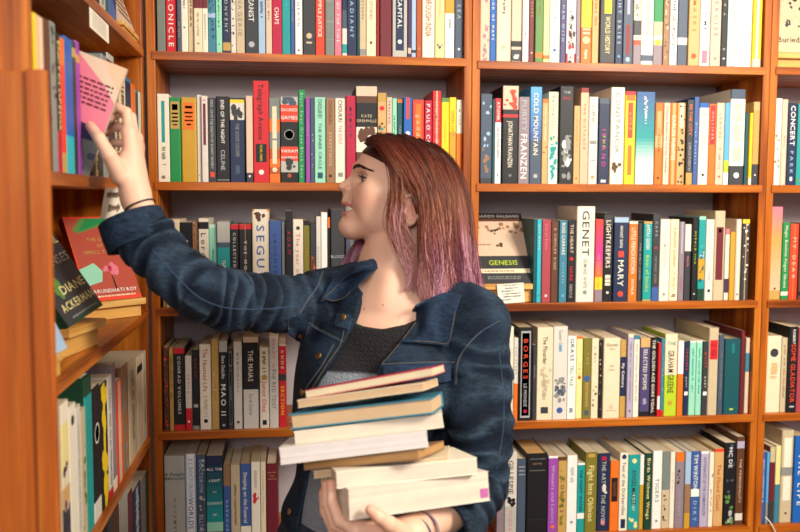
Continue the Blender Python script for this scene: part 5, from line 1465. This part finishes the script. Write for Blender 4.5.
def seam(name, pts, r=.0011, mat=SEAM, off=.0004):
    runs = [[]]
    for p in bez([Vector((a, b, 0)) for a, b in pts], 10):
        q = onj(p.x, p.y, off)
        if q is None or (runs[-1] and (q-runs[-1][-1]).length > .02): runs.append([]); 
        if q is not None: runs[-1].append(q)
    V, Fc = [], []
    for rn in runs:
        if len(rn) > 2:
            v, f = tube_pts(rn, r, 5); k = len(V); V += v; Fc += [tuple(k+a for a in g) for g in f]
    if V: jk(mesh_obj(name, V, Fc, mat, smooth=True))
THREAD = mat_plain('thread', hx('7a6d54'), .8)
def double(name, pts, r=.0010):
    seam(name, pts, r); seam('topstitch', [(x+1.6, y-.9) for x, y in pts], .00038, THREAD, .0008)
double('shoulder_seam', [(322,272),(316,288),(307,300),(298,315)])
double('armhole_seam', [(497,322),(478,334),(462,352),(456,368),(455,385)])
seam('sleeve_seam', [(300,306),(262,309),(228,308),(200,298),(176,276),(152,250)], .0009)
seam('sleeve_seam', [(498,345),(503,390),(503,430),(496,470)], .0008)
double('yoke_seam', [(292,316),(306,323),(322,332),(341,342)])
double('yoke_seam', [(380,365),(402,364),(428,363),(454,363)])
double('placket_seam', [(333,345),(320,368),(304,392),(294,430)])
double('placket_seam', [(384,370),(383,385),(382,392)])
double('front_seam', [(300,345),(293,362),(287,385),(284,410)])
seam('edge_stitch', [(344,330),(340,345),(326,366),(308,395)], .0005, THREAD)
seam('edge_stitch', [(416,322),(400,343),(382,364)], .0005, THREAD)
def patch(name, rows, thick, off, mat, col, seg=6, lab=None, par=True):
    """cloth panel laid on the jacket: rows of (px,py,lift) points"""
    grid = []
    for r in rows:
        g = []
        for q in r:
            p = onj(q[0], q[1], off+(q[2] if len(q) > 2 else 0)) if not (len(q) > 3) else W(q[0], q[1], q[3])
            if p is None: p = W(q[0], q[1], g[-1].y if g else 1.5)
            g.append(Vector(p))
        grid.append(g)
    nu, nv = seg*(len(grid[0])-1)+1, seg*(len(grid)-1)+1
    def cubic(P, n):
        return bez(P, seg)
    R1 = [cubic(g, nu) for g in grid]; cols = [cubic([R1[i][j] for i in range(len(R1))], nv) for j in range(nu)]
    V = [tuple(cols[j][i]) for i in range(nv) for j in range(nu)]
    Fc = [(i*nu+j, i*nu+j+1, (i+1)*nu+j+1, (i+1)*nu+j) for i in range(nv-1) for j in range(nu-1)]
    o = mesh_obj(name, V, Fc, mat, None, [col]*len(Fc), True)
    md = o.modifiers.new('s', 'SOLIDIFY'); md.thickness = thick; md.offset = 0
    bv_ = o.modifiers.new('b', 'BEVEL'); bv_.width = .0008; bv_.segments = 2; bv_.limit_method = 'ANGLE'; bv_.angle_limit = 1.0
    return jk(o, lab)
dcol = hx('22334a')
# collar leaves, pocket flap, cuffs, buttons
def stitched(name, rows, thick, off, col, rim):
    o = patch(name, rows, thick, off, DENIM, col); me = o.data
    bv = BVHTree.FromPolygons([v.co for v in me.vertices], [tuple(p.vertices) for p in me.polygons]); pts = []
    for p in bez([Vector((a, b, 0)) for a, b in rim], 8):
        h = bv.ray_cast(CAM, ray(p.x, p.y).normalized())
        if h[0] is not None: pts.append(h[0]-ray(p.x, p.y).normalized()*.0028)
    if len(pts) > 2:
        V, Fc = tube_pts(pts, .00045, 4); t_ = mesh_obj('topstitch', V, Fc, THREAD, smooth=True); t_.parent = jacket
stitched('collar', [[(388,260,0,1.60),(378,259,0,1.58),(370,260,0,1.57),(362,262,0,1.56)],
                 [(378,268,0,1.565),(368,268,0,1.55),(357,269,0,1.545),(346,272,.010)],
                 [(366,277,0,1.535),(355,283,.010),(343,286,.010),(331,288,.010)],
                 [(347,300,.008),(339,303,.008),(328,303,.008),(317,302.5,.007)]], .004, .002, dcol, [(358,266),(347,275),(333,290),(320,301.5),(330,301),(344,298),(353,287)])
stitched('collar', [[(462,300,.010),(448,296,.011),(432,300,.010),(416,306,0,1.492)],
                 [(458,314,.010),(442,312,.010),(426,314,.010),(411,318,.010)],
                 [(455,329,.008),(440,329,.008),(423,330,.008),(407,330,.008)],
                 [(450,346,.006),(434,345,.006),(418,344,.006),(402,342,.006)]], .004, .002, dcol, [(455,312),(452,328),(447.5,343),(433,342),(418,341),(405,339)])
stitched('pocket_flap', [[(286,319),(298,316),(311,324)], [(287,328,.001),(298,328,.001),(309,333,.001)], [(289,334,.001),(298,339,.002),(305,342,.001)]], .003, .0022, hx('1d2c40'), [(288,321),(290,333),(298,337.5),(304,340.5),(309,326)])
patch('pocket_flap', [[(384,366),(408,365),(430,364),(452,364)], [(384,372,.001),(408,372,.001),(430,372,.001),(452,371,.001)], [(385,380,.001),(408,384,.001),(420,387,.002),(452,381,.001)]], .003, .0022, DENIM, dcol)
patch('placket_end', [[(338,314),(347,314),(353,318)], [(336,320),(345,321),(351,324)], [(335,326),(343,328),(349,330)]], .0025, .002, DENIM, hx('30445a'))
def cuff(c, d, r0, name, n=40):
    d = Vector(d); c = Vector(c); e1 = d.orthogonal().normalized(); e2 = d.cross(e1); V, Fc = [], []
    prof = [(-.046, r0-.001), (-.046, r0+.0045), (-.020, r0+.0052), (.002, r0+.0042), (.004, r0+.0015), (.002, r0-.0015), (-.018, r0-.003)]
    for i in range(n):
        a = 2*math.pi*i/n; wv = 1+.02*math.sin(3*a+1)
        for x, r in prof: V.append(tuple(c+d*x+(e1*math.cos(a)+e2*math.sin(a))*r*wv))
    m = len(prof)
    for i in range(n):
        for j in range(m-1): Fc.append((i*m+j, ((i+1) % n)*m+j, ((i+1) % n)*m+j+1, i*m+j+1))
    o = jk(mesh_obj(name, V, Fc, DENIM, None, [hx('27394e')]*len(Fc), True))
    return o
cuff(cR, dR, .0495, 'cuff'); cuff(cL, dL, .0465, 'cuff')
BRASS = mat_plain('brass', hx('b08a5a'), .3, .9); COPPER = mat_plain('copper', hx('a2714e'), .35, .9)
def button(px, py, r=.0068, off=.003):
    d = ray(px, py).normalized(); h = bvj.ray_cast(CAM, d)
    if h[0] is None: return
    n_ = h[1].normalized(); c = h[0]+n_*off; e1 = n_.orthogonal().normalized(); e2 = n_.cross(e1); V, Fc = [], []
    prof = [(0, r*.8), (.0015, r), (.0028, r*.85), (.0022, r*.55), (.003, r*.25), (.003, .0002)]; n = 20
    for i in range(n):
        a = 6.2832*i/n
        for x, rr in prof: V.append(tuple(c+n_*x+(e1*math.cos(a)+e2*math.sin(a))*rr))
    m = len(prof)
    for i in range(n):
        for j in range(m-1): Fc.append((i*m+j, ((i+1) % n)*m+j, ((i+1) % n)*m+j+1, i*m+j+1))
    jk(mesh_obj('button', V, Fc, BRASS, smooth=True))
for b in [(344.5,318), (320,356.5), (300.5,334), (304,392), (291,512)]: button(*b)
# knitted top: black yoke, grey body
Tp = torso_solid(.003)
Tp.add('x', lambda p: .87-p[:, 2], [0, 0, 0], 9, .004)
ncl = [fplane(*q, .095) for q in [(345,322), (360,327), (380,330), (400,327), (420,318)]]
def neckline(p):
    a, f, z = tl(p); aa = A_([q[0] for q in ncl]); zz = A_([q[1] for q in ncl]); o = np.argsort(aa)
    lim = np.interp(a, aa[o], zz[o]); lim = lim+np.clip(-f, 0, 1)*1.2; return (z-lim)*.9
Tp.add('x', neckline, [0, 0, 0], 9, .003)
Tp.add('x', lambda p: np.abs(tl(p)[0])-.135, [0, 0, 0], 9, .003)
Tp.add('d', lambda p: wrinkle(p, .0008, 40, 12, 25, 2), [0, 0, 0], 9, 0)
tp_, tq = polygonise(Tp, A_([-.12, 1.3, .85]), A_([.45, 1.8, 1.45]), .003)
tq = outward(tp_, tq)
a, f, z = tl(tp_)
zb = fplane(340, 372)[1]
g_ = (.5+.5*np.sin(z*1400))[:, None]; h_ = (.5+.5*np.sin(a*900))[:, None]
blk = A_(hx('121114'))*(1-g_*.5)+A_(hx('2a272d'))*g_*.5
gry = A_(hx('848a94'))*(1-h_*g_*.6)+A_(hx('6f757f'))*h_*g_*.6
m = np.clip((zb-z-.1*(a+.06)*0)/.004, 0, 1)[:, None]
blk2 = ((z < 1.06) & (z > .98) & (a > -.06))[:, None]*0
kc = blk*(1-m)+gry*m
KNIT, nt, b_ = new_mat('knit'); at = N(nt, 'ShaderNodeAttribute', attribute_name='Col'); nt.links.new(at.outputs['Color'], b_.inputs['Base Color']); b_.inputs['Roughness'].default_value = .9
tcx = N(nt, 'ShaderNodeTexCoord'); vx = N(nt, 'ShaderNodeTexVoronoi'); vx.inputs['Scale'].default_value = 260; nt.links.new(tcx.outputs['Object'], vx.inputs['Vector'])
bpx = N(nt, 'ShaderNodeBump'); bpx.inputs['Strength'].default_value = .8; bpx.inputs['Distance'].default_value = .002; nt.links.new(vx.outputs[0], bpx.inputs['Height']); nt.links.new(bpx.outputs[0], b_.inputs['Normal'])
fast_mesh('knitted_top', tp_, tq, KNIT, pers, kc)['label'] = 'black and grey knitted top'
# jeans and shoes (below the photo)
Tr = Solid(); Tr.ell(T(0, -.01, .90), (.170, .115, .11), .05, R=TR)
for q in (-1, 1): Tr.chain([T(.085*q, 0, .86), T(.095*q, .02, .48), T(.10*q, -.018, .10)], [.096, .064, .052], .03)
Tr.add('x', lambda p: p[:, 2]-.965, [0, 0, 0], 9, .003); Tr.add('x', lambda p: .085-p[:, 2], [0, 0, 0], 9, .003)
qp, qq = polygonise(Tr, A_([-.2, 1.3, .05]), A_([.5, 1.9, 1.0]), .006)
fast_mesh('jeans', qp, outward(qp, qq), DENIM, pers, np.tile(A_(hx('2a2f3a')), (len(qp), 1)))
for q in (-1, 1):
    Sh = Solid(); Sh.cone(T(.10*q, -.045, .045), T(.115*q, .145, .036), .043, .036, .03); Sh.cone(T(.10*q, -.02, .05), T(.10*q, -.02, .10), .044, .046, .02)
    Sh.add('x', lambda p: .0005-p[:, 2], [0, 0, 0], 9, .004)
    sp_, sq = polygonise(Sh, A_([-.3, 1.2, -.02]), A_([.5, 1.9, .2]), .005)
    fast_mesh('shoe', sp_, outward(sp_, sq), mat_plain('canvas_shoe', hx('2c2a2c'), .7), pers)
# wrist bands
def band(c, d, r, name, mat, tr=.0016, sq=.85):
    d = Vector(d).normalized(); e1 = d.cross(Vector((0, 0, 1))).normalized(); e2 = d.cross(e1); c = Vector(c)
    pts = [c+(e1*math.cos(a)*r+e2*math.sin(a)*r*sq) for a in [6.2832*i/40 for i in range(41)]]
    V, Fc = tube_pts(pts, tr, 8, False); kids(mesh_obj(name, V, Fc, mat, smooth=True))
fwd = wrR-elR; band(wrR-fwd/np.linalg.norm(fwd)*.012, fwd+A_([.02, 0, .03]), .0285, 'wristband', mat_plain('black_band', hx('241a1e'), .5))
fw2 = wrL-elL; n2 = fw2/np.linalg.norm(fw2)
band(wrL-n2*.004, fw2, .0300, 'wristband', mat_plain('blue_band', hx('2c3c66'), .5), .0015)
band(wrL-n2*.020, fw2+A_([0, 0, .02]), .0310, 'wristband', mat_plain('plum_band', hx('5e2a4a'), .5), .0015)
band(wrL-n2*.026, fw2, .0315, 'wristband', mat_plain('pale_band', hx('9a8f98'), .4), .0012)
# ------------------------------------------------------------------ books in her arms
def held(PLp, PRp, YL, YR, thick, depth, cov, label, hard=False, pg='palepages', tilt=9, mark=None, spine_left=False, ctx=.0012):
    L_, R_ = W(*PLp, YL), W(*PRp, YR); u = (R_-L_); w = u.length; u.normalize()
    back = Vector((-u.y, u.x, 0)).normalized(); back = (back*math.cos(math.radians(tilt))-Vector((0, 0, math.sin(math.radians(tilt)))))
    back = (back-u*back.dot(u)).normalized(); n = u.cross(back).normalized()
    root = empty('book'); M = Matrix((u, back, n)).transposed().to_4x4(); M.translation = L_; root.matrix_world = M
    t = .0024 if hard else ctx; o = .003 if hard else .0004; C = []
    V, Fc = [], []
    bd = -o                                     # boards stick out beyond the page edges
    for a, b in ((0, t), (thick-t, thick)): box_geo((0, 0, a), (w, depth, b), V, Fc, C, rgb(cov))
    box_geo((0, depth-t, t), (w, depth, thick-t), V, Fc, C, rgb(cov))     # spine at the back
    mesh_obj('cover', V, Fc, COVER, root, C)
    # page block with a slightly uneven fore-edge
    V, Fc, C = [], [], []; n_ = 10; rr = random.Random(int(w*1e5)); base = A_(rgb(pg)); zz = [t+(thick-2*t)*i/n_ for i in range(n_+1)]
    for i in range(n_):
        j = rr.uniform(0, .0006); c = tuple(base*rr.uniform(.93, 1.05)); box_geo((o+j, o+j*.8, zz[i]), (w-o-j, depth-t, zz[i+1]), V, Fc, C, c)
    p = mesh_obj('pages', V, Fc, PAPER, root, C)
    if mark:
        V, Fc, C = [], [], []; x0, x1, z0, z1, mc = mark; k = 0
        V += [(w*x0, o-.0005, thick*z0), (w*x1, o-.0005, thick*z0), (w*x1, o-.0005, thick*z1), (w*x0, o-.0005, thick*z1)]; Fc.append((0, 1, 2, 3)); C.append(rgb(mc))
        mesh_obj('edge_mark', V, Fc, INK, root, C)
    tag(root, label, 'book', 'books carried in her arms'); return root
held((349.5,520.5), (490,500.6), 1.238, 1.300, .0455, .135, 'offwhite', 'thick white book with pink square on its page edge, bottom of the carried stack', mark=(.93, .99, .12, .44, 'magpink'), pg='pgivory')
held((336.8,488.9), (478,474.2), 1.262, 1.285, .0255, .135, 'ivory', 'white paperback second from the bottom of the carried stack', pg='pgivory')
held((314,478.5), (448,464), 1.325, 1.285, .0115, .13, 'cream', 'thin cream book under the brown-paper one in the carried stack', pg='pgcream')
held((303.8,470.5), (419,459.7), 1.330, 1.250, .0135, .135, 'lightbrown', 'tan brown-paper book turned askew, mid carried stack', pg='pgtan', ctx=.002)
held((280.5,465), (429,447.2), 1.290, 1.265, .0258, .13, 'offwhite', 'big white-edged book sticking out farthest left of the carried stack', pg='pgwhite')
held((295,445.8), (444,427.5), 1.312, 1.280, .0215, .13, 'ivory', 'white paperback under the blue hardcover in the carried stack', pg='pgivory')
held((290.5,430), (435,413.5), 1.325, 1.268, .0245, .135, 'steel', 'hardcover with blue boards, third from the top of the carried stack', hard=True, pg='pgcream')
held((298,408), (424,390.6), 1.322, 1.262, .0122, .13, 'cream', 'cream paperback second from the top of the carried stack', pg='pgcream')
held((306,399), (434,376), 1.330, 1.275, .0135, .13, 'crimson', 'book with pink-red cover on top of the carried stack', pg='palepages')
# the book she tips out of the left bookcase
if True:
    BRk = W(87.5, 178, BYK-.006); TRk = W(127, 69, BYK-.006); BRk.y = TRk.y = BYK-.006
    up = (TRk-BRk).normalized(); left = Vector((-up.z, 0, up.x)); BLk = BRk+left*.128
    # the cover seen shows pink print with a dark blue shape
    bk, _ = face_book(BLk, BRk, BLk+(TRk-BRk), .0125, [(0, 1, 'pink')], [
        ('P', 'pinkbeige', [(.35, .0), (1, .0), (1, .32), (.8, .2)]), ('P', 'peach', [(.7, .0), (1, .0), (1, .22)]),
        ('L', .45, .93, .18, .42, 'maroon', 6),
        ('P', 'navy', [(.3, .66), (.45, .60), (.7, .56), (.9, .58), (1, .62), (1, .69), (.8, .69), (.5, .74), (.3, .8)]),
        ('P', 'greygreen', [(.3, .8), (.5, .74), (.8, .69), (1, .69), (1, 1), (.3, 1)]), ('K', .5, 1, .74, .95, 'slate', 8, .08)],
        'pink book with dark blue shape tipped out of the shelf by her right hand', spine_col='mauve')
# ------------------------------------------------------------------ light
def area(name, loc, target, size, energy, color=(1, 1, 1), sy=None):
    l = bpy.data.lights.new(name, 'AREA'); l.energy = energy; l.color = color; l.size = size
    if sy: l.shape = 'RECTANGLE'; l.size_y = sy
    o = bpy.data.objects.new(name, l); COL.objects.link(o); o.location = loc
    o.rotation_euler = (Vector(target)-Vector(loc)).to_track_quat('-Z', 'Y').to_euler(); return o
area('ceiling_light', (1.55, .1, 2.4), (.85, 2.1, 1.45), .6, 74, (1, .92, .78))
area('ceiling_light', (-.3, -1.3, 2.25), (.4, 1.9, 1.5), .7, 34, (1, .96, .92))
wd = bpy.data.worlds.new('world'); SC.world = wd; wd.use_nodes = True
wd.node_tree.nodes['Background'].inputs[0].default_value = (1, .97, .98, 1)
wd.node_tree.nodes['Background'].inputs[1].default_value = .32
